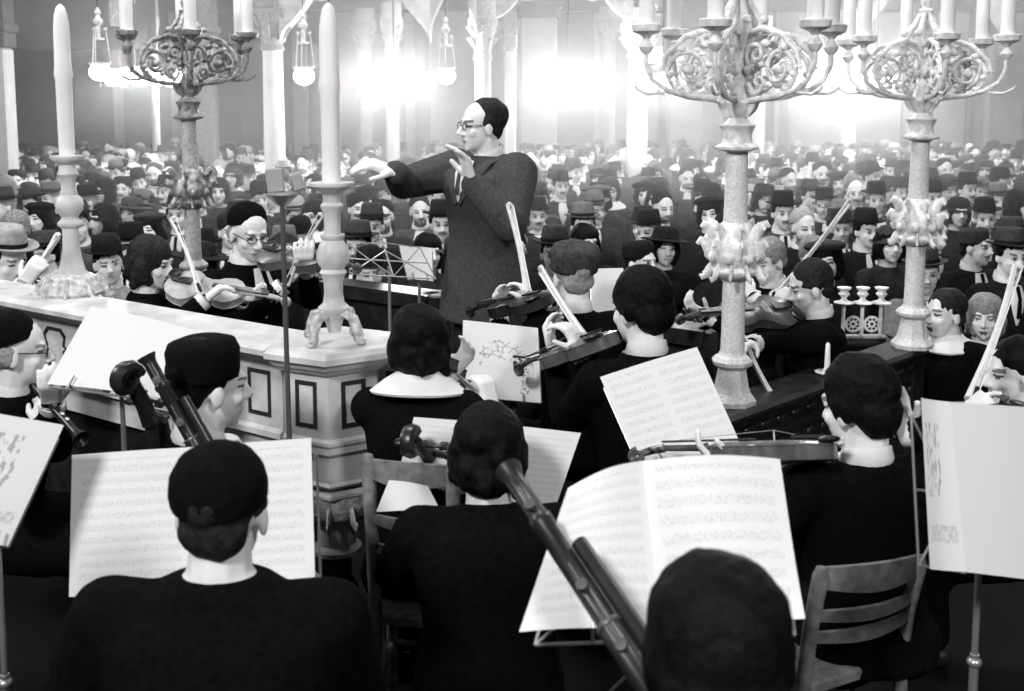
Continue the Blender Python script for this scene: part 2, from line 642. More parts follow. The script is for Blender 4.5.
    cme = remesh(coat, cvoxel, 2, deci, T.org, 'jacket')
    T.part('jacket', cme, cm)
    if legs:
        sb = M()
        for s in (-1, 1):
            pass
        tme = remesh(tro, cvoxel * 1.4, 2, deci, T.org, 'trousers')
        T.part('trousers', tme, trousm or cm)
    if collar == 'shirt':
        m = M()
        c0 = N + UP * .012 * k - hY * .004
        cx, cy = S, F
        n = 18
        rr = []
        for (r, z) in [(.062, -.03), (.068, -.01), (.060, .022), (.056, .022), (.058, -.02)]:
            rr.append([c0 + cx * r * k * math.cos(2 * PI * i / n) * 1.02 + cy * (r + .004) * k * math.sin(2 * PI * i / n) + UP * (z - .02 * math.sin(2 * PI * i / n)) * k for i in range(n)])
        m.rings(rr, cap=False)
        T.part('shirt_collar', m, WHITE)
        fo = .118 * (wide * .5 + .5) + .018
        fm = M()
        a = N + F * (.084 * (wide * .5 + .5) + .012) * k - UP * .02
        e = hip + spine * .60 + F * (fo + .012) * k
        fm.tube([a, a.lerp(e, .3) + F * .018 * k, a.lerp(e, .65) + F * .014 * k, e], [.036 * k, .05 * k, .034 * k, .006 * k], 12, True, .35, hint=F)
        sf = T.part('shirt_front', fm, WHITE)
        if lapels:
            for s in (-1, 1):
                lm = M()
                p0 = N + S * s * .084 * k * wide - F * .02 + UP * .008
                p1 = N + S * s * .082 * k * wide + F * .085 * k - UP * .03
                p2 = hip + spine * .80 + S * s * .062 * k * wide + F * (fo - .002) * k
                p3 = hip + spine * .58 + S * s * .012 * k + F * (fo + .018) * k
                lm.tube([p0, p1, p2, p3], [.016 * k, .026 * k, .034 * k, .010 * k], 10, True, .35, hint=F)
                T.part('lapel', lm, cm)
        if tie:
            tm = M()
            tm.tube([a + F * .016 * k, a.lerp(e, .3) + F * .038 * k, a.lerp(e, .8) + F * .024 * k], [.013 * k, .012 * k, .016 * k], 8, True, .4, hint=F)
            T.part('necktie', tm, cm)
    elif collar in ('lace', 'wide'):
        m = M()
        n = 36
        rr = []
        R0 = [(.062, .022, 0), (.078, .006, 0), (.11, -.016, 0), (.150, -.050, 1), (.146, -.058, 1), (.10, -.03, 0), (.062, .0, 0)] if collar == 'wide' else [(.062, .026, 0), (.074, .010, 0), (.10, -.008, 0), (.128, -.034, 1), (.124, -.042, 1), (.09, -.02, 0), (.06, .006, 0)]
        for (r, z, sc_) in R0:
            ring = []
            for i in range(n):
                a = 2 * PI * i / n
                q_ = r + (.014 * abs(math.sin(a * 5)) * sc_ if collar == 'lace' else 0)
                ring.append(N + S * q_ * k * 1.1 * math.cos(a) + F * q_ * k * .95 * math.sin(a) + UP * (z * k + .02 - (.02 * sc_ * math.sin(a))) - F * .0)
            rr.append(ring)
        m.rings(rr, cap=False)
        T.part('lace_collar' if collar == 'lace' else 'white_collar', m, WHITE)
    if hair and hair != 'none':
        T.part('hair', hair_mesh(hair, head, fr, k, max(.007, voxel), T.org), hairm or HAIR)
    if hat:
        hs = hat_shapes(hat, head, fr, k * hatk)
        ho = None
        for nme, mm in hs.items():
            if nme == 'hat':
                ho = T.part({'kippa': 'skullcap', 'cap': 'round_cap', 'scarf': 'headscarf'}.get(hat, hat if hat != 'widebrim' else 'hat'), mm, hatm or VELVET, angle=80)
            else:
                T.part(nme, mm, HATS[0], parent=ho)
    if glasses:
        g = M()
        for s in (-1, 1):
            c = head + (hX * .031 * s + hY * .092 + hZ * .010) * k
            g.tube([c + (hX * .021 * math.cos(a) + hZ * .017 * math.sin(a)) * k for a in [2 * PI * i / 16 for i in range(17)]], .0022 * k, 6)
            g.tube([c + hX * .021 * s * k, head + (hX * .080 * s + hY * .0 + hZ * .012) * k], .0018 * k, 6)
        g.tube([head + (hX * -.010 + hY * .096 + hZ * .012) * k, head + (hX * .010 + hY * .096 + hZ * .012) * k], .002 * k, 6)
        T.part('spectacles', g, BLACKM)
    if pose == 'stand' or legs:
        for s in (-1, 1):
            sh = M()
            hj = hip + S * s * .085 * k
            if pose == 'sit':
                p = hj + F * .40 * k + S * s * .05 - F * .03
            else:
                p = hj - F * .02
            p = V((p.x, p.y, floor + .045))
            sh.cap2(p - F * .035, p + F * .14, .042 * k, .038 * k)
            zmin = min(v.z for v in sh.v)
            for v in sh.v:
                v.z = floor + (v.z - zmin)
            T.part('shoe', sh, BLACKM)
    return body, arms


def person(label, px, py, D, floor, F, look=None, group=None, **kw):
    """a musician or other individually posed person whose head centre is seen at px, py"""
    head = P(px, py, D)
    look = V((F[0], F[1], 0)) if look is None else V(look)
    org = V((head.x, head.y, floor))
    T = PersonThing(org, label, group)
    body, arms = build_person(T, head, floor, F, look, **kw)
    T.finish(body)
    T.head = head
    T.arms = arms
    return T


class PersonThing:
    def __init__(s, org, label, group=None, name='person'):
        s.org = V(org)
        me = bpy.data.meshes.new('tmp')
        s.root = bpy.data.objects.new(name, me)
        COL.objects.link(s.root)
        s.root.location = s.org
        tag(s.root, label, 'person', group)
    part = Thing.part

    def finish(s, body):
        s.root.data = body
# ------------------------------------------------------------------ instruments
def frame_from(a, b, up):
    Y = (V(b) - V(a)).normalized()
    Z = (V(up) - Y * V(up).dot(Y)).normalized()
    X = Y.cross(Z).normalized()
    return X, Y, Z


def scroll_mesh(m, o, fr, s):
    """pegbox and spiral scroll beginning at o going along Y, curling back over -Z"""
    X, Y, Z = fr
    m.tube([o, o + (Y * .03 - Z * .004) * s, o + (Y * .060 - Z * .012) * s], [.012 * s, .011 * s, .010 * s], 8, True)
    pts = []
    rad = []
    for i in range(26):
        a = i / 25 * 3.6 * PI
        r = .019 * (1 - i / 25 * .82)
        c = o + (Y * .072 - Z * .020) * s
        pts.append(c + (Y * r * math.sin(a) + Z * r * math.cos(a)) * s)
        rad.append((.0085 - .003 * i / 25) * s)
    m.tube(pts, rad, 8, True, 1.3, hint=X)


def bowed(name, tail, scroll, up, L, label, cat, wood, group=None, ribs=.034, endpin=0.0, neck_only=False, blur=None):
    """violin family instrument lying from its tail point towards its scroll; L is its body length (violin .356)"""
    X, Y, Z = frame_from(tail, scroll, up)
    s = L / .356
    tail = V(tail)
    T = Thing(name, tail, label, cat, group)
    hw = [(0, .02), (.02, .062), (.06, .092), (.10, .102), (.135, .090), (.155, .066), (.19, .055), (.225, .060), (.245, .077), (.29, .083), (.33, .066), (.35, .035), (.356, .012)]

    def w(y):
        for (a, p), (b, q) in zip(hw, hw[1:]):
            if y <= b:
                t = (y - a) / (b - a)
                return p + (q - p) * t
        return .012
    ys = [0, .008, .02, .04, .07, .10, .125, .145, .155, .17, .19, .21, .228, .242, .26, .29, .32, .34, .352, .356]
    out = [(w(y), y) for y in ys] + [(-w(y), y) for y in reversed(ys)]
    m = M()
    rr = []
    for ins, z in [(.86, -.010), (1.03, -.003), (1.03, 0), (1, .001), (1, ribs), (1.03, ribs + .001), (1.03, ribs + .004), (.86, ribs + .010), (.5, ribs + .016), (.05, ribs + .018)]:
        rr.append([tail + (X * x * ins + Y * (.178 + (y - .178) * (1 + (ins - 1) * .6)) + Z * z) * s for x, y in out])
    m.rings(rr)
    body = T.part('body', m, wood)
    m = M()
    m.tube([tail + (Y * .345 + Z * (ribs + .005)) * s, tail + (Y * .37 + Z * (ribs + .002)) * s, tail + (Y * .47 + Z * (ribs + .004)) * s], [.016 * s, .012 * s, .011 * s], 10, True, .8, hint=Z)
    nk = T.part('neck', m, wood)
    m = M()
    scroll_mesh(m, tail + (Y * .468 + Z * (ribs + .004)) * s, (X, Y, Z), s * 1.1)
    T.part('scroll', m, wood, parent=nk)
    m = M()
    m.box(tail + (Y * .345 + Z * (ribs + .022)) * s, .028 * s, .26 * s, .006 * s, (X, Y, Z), .002 * s)
    T.part('fingerboard', m, EBONY)
    m = M()
    m.rings([[tail + (X * a + Y * b + Z * (ribs + z)) * s for a, b in ((-.012, .03), (.012, .03), (.022, .12), (-.022, .12))] for z in (.022, .030)])
    T.part('tailpiece', m, EBONY)
    m = M()
    m.box(tail + (Y * .165 + Z * (ribs + .028)) * s, .042 * s, .004 * s, .03 * s, (X, Y, Z), .001)
    T.part('bridge', m, BOWSTICK)
    m = M()
    for i in range(4):
        o = (i - 1.5) * .0085
        m.tube([tail + (X * o + Y * .11 + Z * (ribs + .032)) * s, tail + (X * o + Y * .165 + Z * (ribs + .045)) * s, tail + (X * o * .6 + Y * .475 + Z * (ribs + .022)) * s], .0007 * s, 5)
    T.part('strings', m, STEEL)
    for i in range(4):
        m = M()
        c = tail + (Y * (.485 + .012 * i) + Z * (ribs + .002)) * s
        sd = 1 if i % 2 else -1
        m.tube([c - X * .010 * sd * s, c + X * .026 * sd * s, c + X * .03 * sd * s, c + X * .042 * sd * s], [.003 * s, .003 * s, .008 * s, .007 * s], 8, True, .5)
        T.part('peg', m, EBONY, parent=nk)
    if not endpin:
        m = M()
        m.ell(tail + (X * -.05 + Y * .02 + Z * (ribs + .016)) * s, .04 * s, .03 * s, .010 * s, (X, Y, Z))
        T.part('chin_rest', m, EBONY)
    else:
        m = M()
        m.tube([tail + Y * .01 * s + Z * ribs * .5 * s, tail - Y * endpin + Z * ribs * .5 * s], .005, 8)
        T.part('endpin', m, STEEL)
    return T


def bow(frog, tip, side, label, group=None, L=None, thick=1.0):
    frog, tip = V(frog), V(tip)
    X, Y, Z = frame_from(frog, tip, side)
    L = (tip - frog).length
    T = Thing('bow', frog, label, 'bow', group)
    m = M()
    pts = []
    for i in range(13):
        t = i / 12
        pts.append(frog + Y * (L * t) + Z * (.020 - .014 * math.sin(t * PI) + (.004 * t)))
    m.tube(pts, [(.0062 - .0026 * i / 12) * thick for i in range(13)], 8)
    m.tube([pts[-1], tip + Z * .012 + Y * .006, tip], [.0045 * thick, .006 * thick, .004 * thick], 8)
    st = T.part('stick', m, BOWSTICK)
    m = M()
    m.box(frog + Y * .03 + Z * .001, .0115 * thick, .001, .001, (X, Y, Z))
    m = M()
    m.rings([[frog + Y * y + X * a * .0062 * thick + Z * b * .0012 for a, b in ((-1, -1), (1, -1), (1, 1), (-1, 1))] for y in (.03, L * .5, L - .004)])
    T.part('hair', m, BOWHAIR)
    m = M()
    m.box(frog + Y * .03 + Z * .009, .012 * thick, .045, .018, (X, Y, Z), .003)
    T.part('frog', m, EBONY)
    return T


DULL = mat('tarnished_metal', .14, .4, metal=.5)


def bassoon(bottom, top, label, r=.022, group=None):
    X, Y, Z = frame_from(bottom, top, (0, -1, .3))
    b, t = V(bottom), V(top)
    L = (t - b).length
    T = Thing('bassoon', b, label, 'bassoon', group)
    m = M()
    pr = [(r * 1.15, 0), (r * 1.15, L * .30), (r * .95, L * .31), (r * .95, L * .72), (r * 1.1, L * .73), (r * 1.1, L * .76), (r * .9, L * .77), (r * .9, L * .93), (r * 1.0, L * .96), (r * 1.25, L * .985), (r * 1.35, L), (r * .9, L), (r * .7, L * .97)]
    m.lathe(pr, 18, b, (X, Z, Y))
    jt = T.part('joint', m, VARND)
    m = M()
    m.tube([b + X * r * 1.7 + Y * L * .02, b + X * r * 1.7 + Y * L * .60], r * .75, 12)
    T.part('wing_joint', m, VARND)
    for f in (.22, .45, .80):
        m = M()
        c = b + Y * (L * f) + Z * r * 1.12
        m.lathe([(.011, -.004), (.012, 0), (.011, .004), (.001, .005)], 12, c, (X, Y, Z))
        m.tube([c, c + Y * .05], .0022, 6)
        T.part('key', m, DULL)
    m = M()
    m.lathe([(r * 1.2, L * .30), (r * 1.26, L * .305), (r * 1.2, L * .315)], 18, b, (X, Z, Y))
    T.part('metal_ring', m, DULL)
    return T


def clarinet(a, b, label):
    X, Y, Z = frame_from(a, b, (0, 0, 1))
    a, b = V(a), V(b)
    L = (b - a).length
    T = Thing('clarinet', a, label, 'clarinet')
    m = M()
    m.lathe([(.004, 0), (.010, .03), (.013, .06), (.014, L * .3), (.014, L * .85), (.019, L * .92), (.032, L), (.028, L), (.012, L * .95)], 16, a, (X, Z, Y))
    T.part('tube', m, EBONY)
    m = M()
    for f in (.25, .35, .45, .6, .7):
        m.lathe([(.008, -.002), (.008, .002), (.001, .003)], 10, a + Y * L * f + Z * .015, (X, Y, Z))
    T.part('keys', m, STEEL)
    return T


# ------------------------------------------------------------------ sheet music
def paper_mat(name, kind, v=.86, rows=9, cols=1, seed=0):
    v *= .87
    if name in MATS:
        return MATS[name]
    m = bpy.data.materials.new(name)
    m.use_nodes = True
    nt = m.node_tree
    N, Lk = nt.nodes, nt.links
    b = N['Principled BSDF']
    b.inputs['Roughness'].default_value = .85
    b.inputs['Specular IOR Level'].default_value = .15

    def math_(op, a, bb=None, c=None):
        n = N.new('ShaderNodeMath')
        n.operation = op
        for i, q in enumerate((a, bb, c)):
            if q is None:
                continue
            if isinstance(q, (int, float)):
                n.inputs[i].default_value = q
            else:
                Lk.new(q, n.inputs[i])
        return n.outputs[0]
    uv = N.new('ShaderNodeUVMap')
    uv.uv_map = 'UVMap'
    sp = N.new('ShaderNodeSeparateXYZ')
    Lk.new(uv.outputs[0], sp.inputs[0])
    u, w = sp.outputs[0], sp.outputs[1]

    def noise_(sx, sy, s_=1.0, off=0.0):
        mp = N.new('ShaderNodeMapping')
        mp.inputs['Scale'].default_value = (sx, sy, 1)
        mp.inputs['Location'].default_value = (seed * 3.1 + off, seed * 1.7, 0)
        Lk.new(uv.outputs[0], mp.inputs[0])
        n = N.new('ShaderNodeTexNoise')
        n.inputs['Scale'].default_value = s_
        n.inputs['Detail'].default_value = 2
        Lk.new(mp.outputs[0], n.inputs[0])
        return n.outputs[0]

    def band(x, lo, hi):
        return math_('MULTIPLY', math_('GREATER_THAN', x, lo), math_('LESS_THAN', x, hi))
    ink = None
    if kind == 'score':
        fw = math_('FRACT', math_('MULTIPLY', w, rows))
        ins = band(fw, .22, .80)
        st = math_('FRACT', math_('MULTIPLY', math_('SUBTRACT', fw, .30), 5 / .40))
        lines = math_('MULTIPLY', band(fw, .30, .70), math_('LESS_THAN', st, .22))
        notes = math_('MULTIPLY', math_('GREATER_THAN', noise_(70, rows * 9), .60), ins)
        stems = math_('MULTIPLY', math_('GREATER_THAN', noise_(160, rows * 2.2, 1, 9), .63), ins)
        x = math_('MAXIMUM', math_('MULTIPLY', lines, .5), math_('MAXIMUM', notes, math_('MULTIPLY', stems, .8)))
        cu = math_('FRACT', math_('MULTIPLY', u, cols))
        marg = math_('MULTIPLY', band(cu, .08, .93), band(w, .06, .95))
        ink = math_('MULTIPLY', math_('MULTIPLY', x, marg), .34)
    elif kind == 'drawing':
        # brush drawing of a leafy branch with a small column of marks, lower right
        du = math_('SUBTRACT', u, .52)
        arc = math_('ABSOLUTE', math_('SUBTRACT', w, math_('SUBTRACT', .66, math_('MULTIPLY', math_('MULTIPLY', du, du), 1.6))))
        zone = math_('MULTIPLY', band(u, .22, .92), math_('LESS_THAN', arc, .13))
        mpv = N.new('ShaderNodeMapping')
        mpv.inputs['Scale'].default_value = (9, 13, 1)
        mpv.inputs['Rotation'].default_value = (0, 0, .6)
        Lk.new(uv.outputs[0], mpv.inputs[0])
        vo = N.new('ShaderNodeTexVoronoi')
        vo.feature = 'DISTANCE_TO_EDGE'
        vo.inputs['Scale'].default_value = 1.0
        Lk.new(mpv.outputs[0], vo.inputs[0])
        twig = math_('MULTIPLY', math_('LESS_THAN', vo.outputs[0], .07), math_('GREATER_THAN', noise_(8, 8), .46))
        a = math_('MULTIPLY', math_('MULTIPLY', zone, twig), .45)
        birdz = math_('MULTIPLY', band(u, .66, .84), band(w, .46, .60))
        bird = math_('MULTIPLY', birdz, math_('GREATER_THAN', noise_(9, 14, 1, 4), .47))
        colz = math_('MULTIPLY', band(u, .74, .86), band(w, .10, .44))
        marks = math_('MULTIPLY', math_('MULTIPLY', colz, math_('GREATER_THAN', noise_(34, 34, 1, 2), .54)), .7)
        ink = math_('MAXIMUM', a, math_('MAXIMUM', math_('MULTIPLY', bird, .95), marks))
    elif kind == 'figures':
        z1 = math_('MULTIPLY', band(u, .12, .62), band(w, .42, .86))
        a = math_('MULTIPLY', math_('MULTIPLY', z1, math_('GREATER_THAN', noise_(16, 12), .54)), .45)
        z2 = math_('MULTIPLY', band(u, .15, .9), band(w, .16, .26))
        c = math_('MULTIPLY', math_('MULTIPLY', z2, math_('GREATER_THAN', noise_(40, 20, 1, 3), .5)), .3)
        ink = math_('MAXIMUM', a, c)
    elif kind == 'plain':
        ink = math_('MULTIPLY', math_('GREATER_THAN', noise_(3, 3), .8), .1)
    mix = math_('MULTIPLY', math_('SUBTRACT', 1.0, ink), v)
    Lk.new(mix, b.inputs['Base Color'])
    # light comes through the paper a little
    MATS[name] = m
    return m


def page_mesh(TL, TR, BR, BL, bulge=.02, nu=16, nv=12, curl=0.0, th=.0012):
    """paper with its own thickness, four corners; bulge pushes its middle towards the reader (-Y), curl bends the lower right corner"""
    nrm = (TR - TL).cross(BL - TL).normalized()
    if nrm.y > 0:
        nrm = -nrm
    vs, fs, uvs = [], [], []
    for side in (0, 1):
        for j in range(nv + 1):
            for i in range(nu + 1):
                a, b = i / nu, j / nv
                p = (TL.lerp(TR, a)).lerp(BL.lerp(BR, a), b)
                p = p + nrm * bulge * math.sin(a * PI) - nrm * side * th
                p = p + nrm * curl * (a * b) ** 3
                vs.append(p)
                uvs.append((a, 1 - b))
    n1 = (nu + 1) * (nv + 1)
    W = nu + 1
    for j in range(nv):
        for i in range(nu):
            q = (j * W + i, (j + 1) * W + i, (j + 1) * W + i + 1, j * W + i + 1)
            fs.append(q)
            fs.append(tuple(n1 + x for x in reversed(q)))
    edge = [i for i in range(W)] + [j * W + nu for j in range(1, nv + 1)] + [nv * W + i for i in range(nu - 1, -1, -1)] + [j * W for j in range(nv - 1, 0, -1)]
    for a, b in zip(edge, edge[1:] + edge[:1]):
        fs.append((a, b, n1 + b, n1 + a))
    return vs, fs, uvs, nrm


def paper_obj(name, parts, material, org):
    vs, fs, uvs = [], [], []
    for v, f, u in parts:
        b = len(vs)
        vs += v
        fs += [tuple(b + i for i in q) for q in f]
        uvs += u
    me = bpy.data.meshes.new(name)
    me.from_pydata([tuple(p - org) for p in vs], [], fs)
    uvl = me.uv_layers.new(name='UVMap')
    for lp in me.loops:
        uvl.data[lp.index].uv = uvs[lp.vertex_index]
    me.shade_smooth()
    try:
        me.set_sharp_from_angle(angle=R(50))
    except Exception:
        pass
    o = link(name, me, None, org, material)
    return o


def sheet(name, label, corners, D, material, bulge=.015, curl=0.0, cat='sheet music', group=None):
    """corners TL, TR, BR, BL in picture coordinates; D a depth or four"""
    if not isinstance(D, (list, tuple)):
        D = [D] * 4
    c = [P(x, y, d) for (x, y), d in zip(corners, D)]
    v, f, u, n = page_mesh(*c, bulge=bulge, curl=curl)
    o = paper_obj(name, [(v, f, u)], material, (c[2] + c[3]) / 2)
    tag(o, label, cat, group)
    return o, c, n


def book(name, label, left, right, D, material, bulge=.02, cat='music book', group=None, curl=0.0, mat2=None):
    """open book: left page corners and right page corners (TL TR BR BL); D per corner lists"""
    cl = [P(x, y, d) for (x, y), d in zip(left, D[0])]
    cr = [P(x, y, d) for (x, y), d in zip(right, D[1])]
    org = cl[2]
    me_parts = []
    T = Thing(name, org, label, cat, group)
    out = []
    for nm, c, mm, cu in (('left_page', cl, material, 0), ('right_page', cr, mat2 or material, curl)):
        v, f, u, n = page_mesh(*c, bulge=bulge, curl=cu)
        me = bpy.data.meshes.new(nm)
        me.from_pydata([tuple(p - org) for p in v], [], f)
        uvl = me.uv_layers.new(name='UVMap')
        for lp in me.loops:
            uvl.data[lp.index].uv = u[lp.vertex_index]
        me.shade_smooth()
        try:
            me.set_sharp_from_angle(angle=R(50))
        except Exception:
            pass
        link(nm, me, T.root, m=mm)
        out.append(c)
    return T, out


def music_stand(label, TL, TR, BR, BL, floor, group=None, metal=None, off=.02, lip=True, lean=.0):
    """folding wire music stand whose desk fills the quad TL TR BR BL (world points)"""
    metal = metal or STEEL
    n = (TR - TL).cross(BL - TL).normalized()
    if n.y < 0:
        n = -n
    q = [p + n * off for p in (TL, TR, BR, BL)]
    bc = (q[2] + q[3]) / 2
    tc = (q[0] + q[1]) / 2
    mid = bc.lerp(tc, .35) + n * .02
    foot = V((mid.x, mid.y + .0, floor))
    T = Thing('music_stand', foot, label, 'music stand', group)
    m = M()
    r = .0035
    m.tube([q[3], q[2]], r, 6)
    m.tube([q[3], q[0].lerp(q[3], .1)], r, 6)
    m.tube([q[2], q[1].lerp(q[2], .1)], r, 6)
    m.tube([bc, tc], r * 1.2, 6)
    m.tube([q[3], tc.lerp(bc, .25)], r, 6)
    m.tube([q[2], tc.lerp(bc, .25)], r, 6)
    m.tube([bc, q[0].lerp(q[3], .1), tc.lerp(bc, .02), q[1].lerp(q[2], .1), bc], r, 6)
    m.tube([q[0].lerp(q[3], .55), q[1].lerp(q[2], .55)], r, 6)
    dk = T.part('desk', m, metal)
    if lip:
        m = M()
        for s in (.22, .78):
            m = M()
            p = q[3].lerp(q[2], s)
            m.tube([p, p - n * (off + .02), p - n * (off + .02) + (tc - bc).normalized() * .03], .003, 6)
            T.part('page_clip', m, metal, parent=dk)
    m = M()
    m.tube([mid, foot + V((0, 0, .62))], .008, 10)
    m.tube([foot + V((0, 0, .66)), foot + V((0, 0, .10))], .011, 10)
    m.ell(foot + V((0, 0, .64)), .018, .018, .014)
    T.part('pole', m, metal)
    for k in range(3):
        a = k * 2 * PI / 3 + .5
        e = foot + V((math.cos(a) * .28, math.sin(a) * .28, .008))
        m = M()
        m.tube([foot + V((0, 0, .34)), foot + V((math.cos(a) * .16, math.sin(a) * .16, .16)), e], .006, 6)
        m.ell(e, .012, .012, .008)
        T.part('leg', m, metal)
    return T


# ------------------------------------------------------------------ chair
def ladder_chair(label, TLp, TRp, floor, front, group=None, mt=None):
    """ladder-back chair: world points of the two back post tops; front: direction the sitter faces"""
    mt = mt or WOODM
    TLp, TRp = V(TLp), V(TRp)
    F = V((front[0], front[1], 0)).normalized()
    mid = (TLp + TRp) / 2
    T = Thing('ladder_back_chair', V((mid.x, mid.y, floor)) + F * .2, label, 'chair', group)
    sz = floor + .45
    posts = []
    for t in (TLp, TRp):
        s_ = V((t.x, t.y, 0)) + F * .07
        m = M()
        pts = [t + UP * 0, V((s_.x, s_.y, sz)) - F * .0, V((s_.x, s_.y, floor)) - F * .06]
        m.tube([pts[0] + UP * .002, pts[0] - UP * .02, pts[0].lerp(pts[1], .5) - F * -.008, pts[1], pts[2]], [.012, .021, .020, .020, .016], 12)
        T.part('back_post', m, mt)
        posts.append(pts)
    for f, h in ((.075, .075), (.37, .036), (.54, .036)):
        a = posts[0][0].lerp(posts[0][1], f)
        b = posts[1][0].lerp(posts[1][1], f)
        m = M()
        n = 12
        rings = []
        for i in range(n + 1):
            t = i / n
            p = a.lerp(b, t) - F * (.035 * math.sin(t * PI))
            hh = h * (.72 + .28 * math.sin(t * PI))
            rings.append([p + UP * (hh * .5 * s2) + F * (.006 * s1) for s1, s2 in ((-1, -1), (1, -1), (1, 1), (-1, 1))])
        m.rings(rings)
        T.part('slat', m, mt)
    a, b = posts[0][1], posts[1][1]
    S = (b - a)
    w = S.length
    S.normalize()
    m = M()
    A, B = a - S * .01, b + S * .01
    C, D_ = b + F * .38 + S * .03, a + F * .38 - S * .03
    m.rings([[p + UP * z for p in ((A * s + (A + B + C + D_) / 4 * (1 - s)), (B * s + (A + B + C + D_) / 4 * (1 - s)), (C * s + (A + B + C + D_) / 4 * (1 - s)), (D_ * s + (A + B + C + D_) / 4 * (1 - s)))] for z, s in ((-.015, .97), (-.01, 1), (.012, 1), (.02, .96))])
    T.part('seat', m, mt)
    for p in (C, D_):
        p = p - F * .03
        m = M()
        m.tube([V((p.x, p.y, sz - .01)), V((p.x, p.y, floor))], [.02, .015], 10)
        T.part('leg', m, mt)
    for (p, q) in ((a - F * .02, D_ - F * .03), (b - F * .02, C - F * .03), (D_ - F * .03, C - F * .03)):
        m = M()
        m.tube([V((p.x, p.y, floor + .2)), V((q.x, q.y, floor + .2))], .009, 8)
        T.part('stretcher', m, mt)
    return T


# ------------------------------------------------------------------ candlesticks
def candle(base, h, r, label, group=None, tapered=False, lit=False):
    base = V(base)
    T = Thing('candle', base, label, 'candle', group)
    m = M()
    if tapered:
        pr = [(r * .93, 0), (r * .95, h * .2), (r * .98, h * .5), (r * 1.12, h * .535), (r * 1.06, h * .57), (r, h * .60), (r * .95, h * .80), (r * .92, h * .86), (r * .78, h * .93), (r * .5, h * .98), (r * .12, h)]
    else:
        pr = [(r, 0), (r * 1.02, h * .3), (r, h * .97), (r * .8, h * .995), (r * .2, h)]
    m.lathe(pr, 20, base)
    T.part('wax', m, WAX)
    m = M()
    m.tube([base + UP * (h - .01), base + UP * (h + .004), base + V((.002, 0, h + .010))], .0016, 6)
    T.part('wick', m, BLACKM)
    return T


def leaf_band(m, c, r, z, n, s, down=False, tip=.6):
    """a ring of curled acanthus leaves"""
    for i in range(n):
        a = 2 * PI * i / n
        d = V((math.cos(a), math.sin(a), 0))
        o = c + d * r + UP * z
        g = -1 if down else 1
        m.tube([o - UP * s * .5 * g - d * s * .1, o + d * s * .18, o + d * s * .42 + UP * s * .45 * g, o + d * s * .75 + UP * s * .62 * g, o + d * s * .92 + UP * s * .42 * g], [s * .20, s * .34, s * .32, s * .22, s * .10], 8, True, .4, hint=V((-d.y, d.x, 0)))


def spiral(m, c, X, Z, r0, turns, start, rad, sgn=1, n=40, y=None, flat=1.0):
    pts, rr = [], []
    for i in range(n + 1):
        t = i / n
        a = start + sgn * turns * 2 * PI * t
        r = r0 * (1 - t * .86)
        pts.append(c + (X * math.cos(a) + Z * math.sin(a)) * r)
        rr.append(rad * (1 - t * .35))
    m.tube(pts, rr, 8, True, flat)


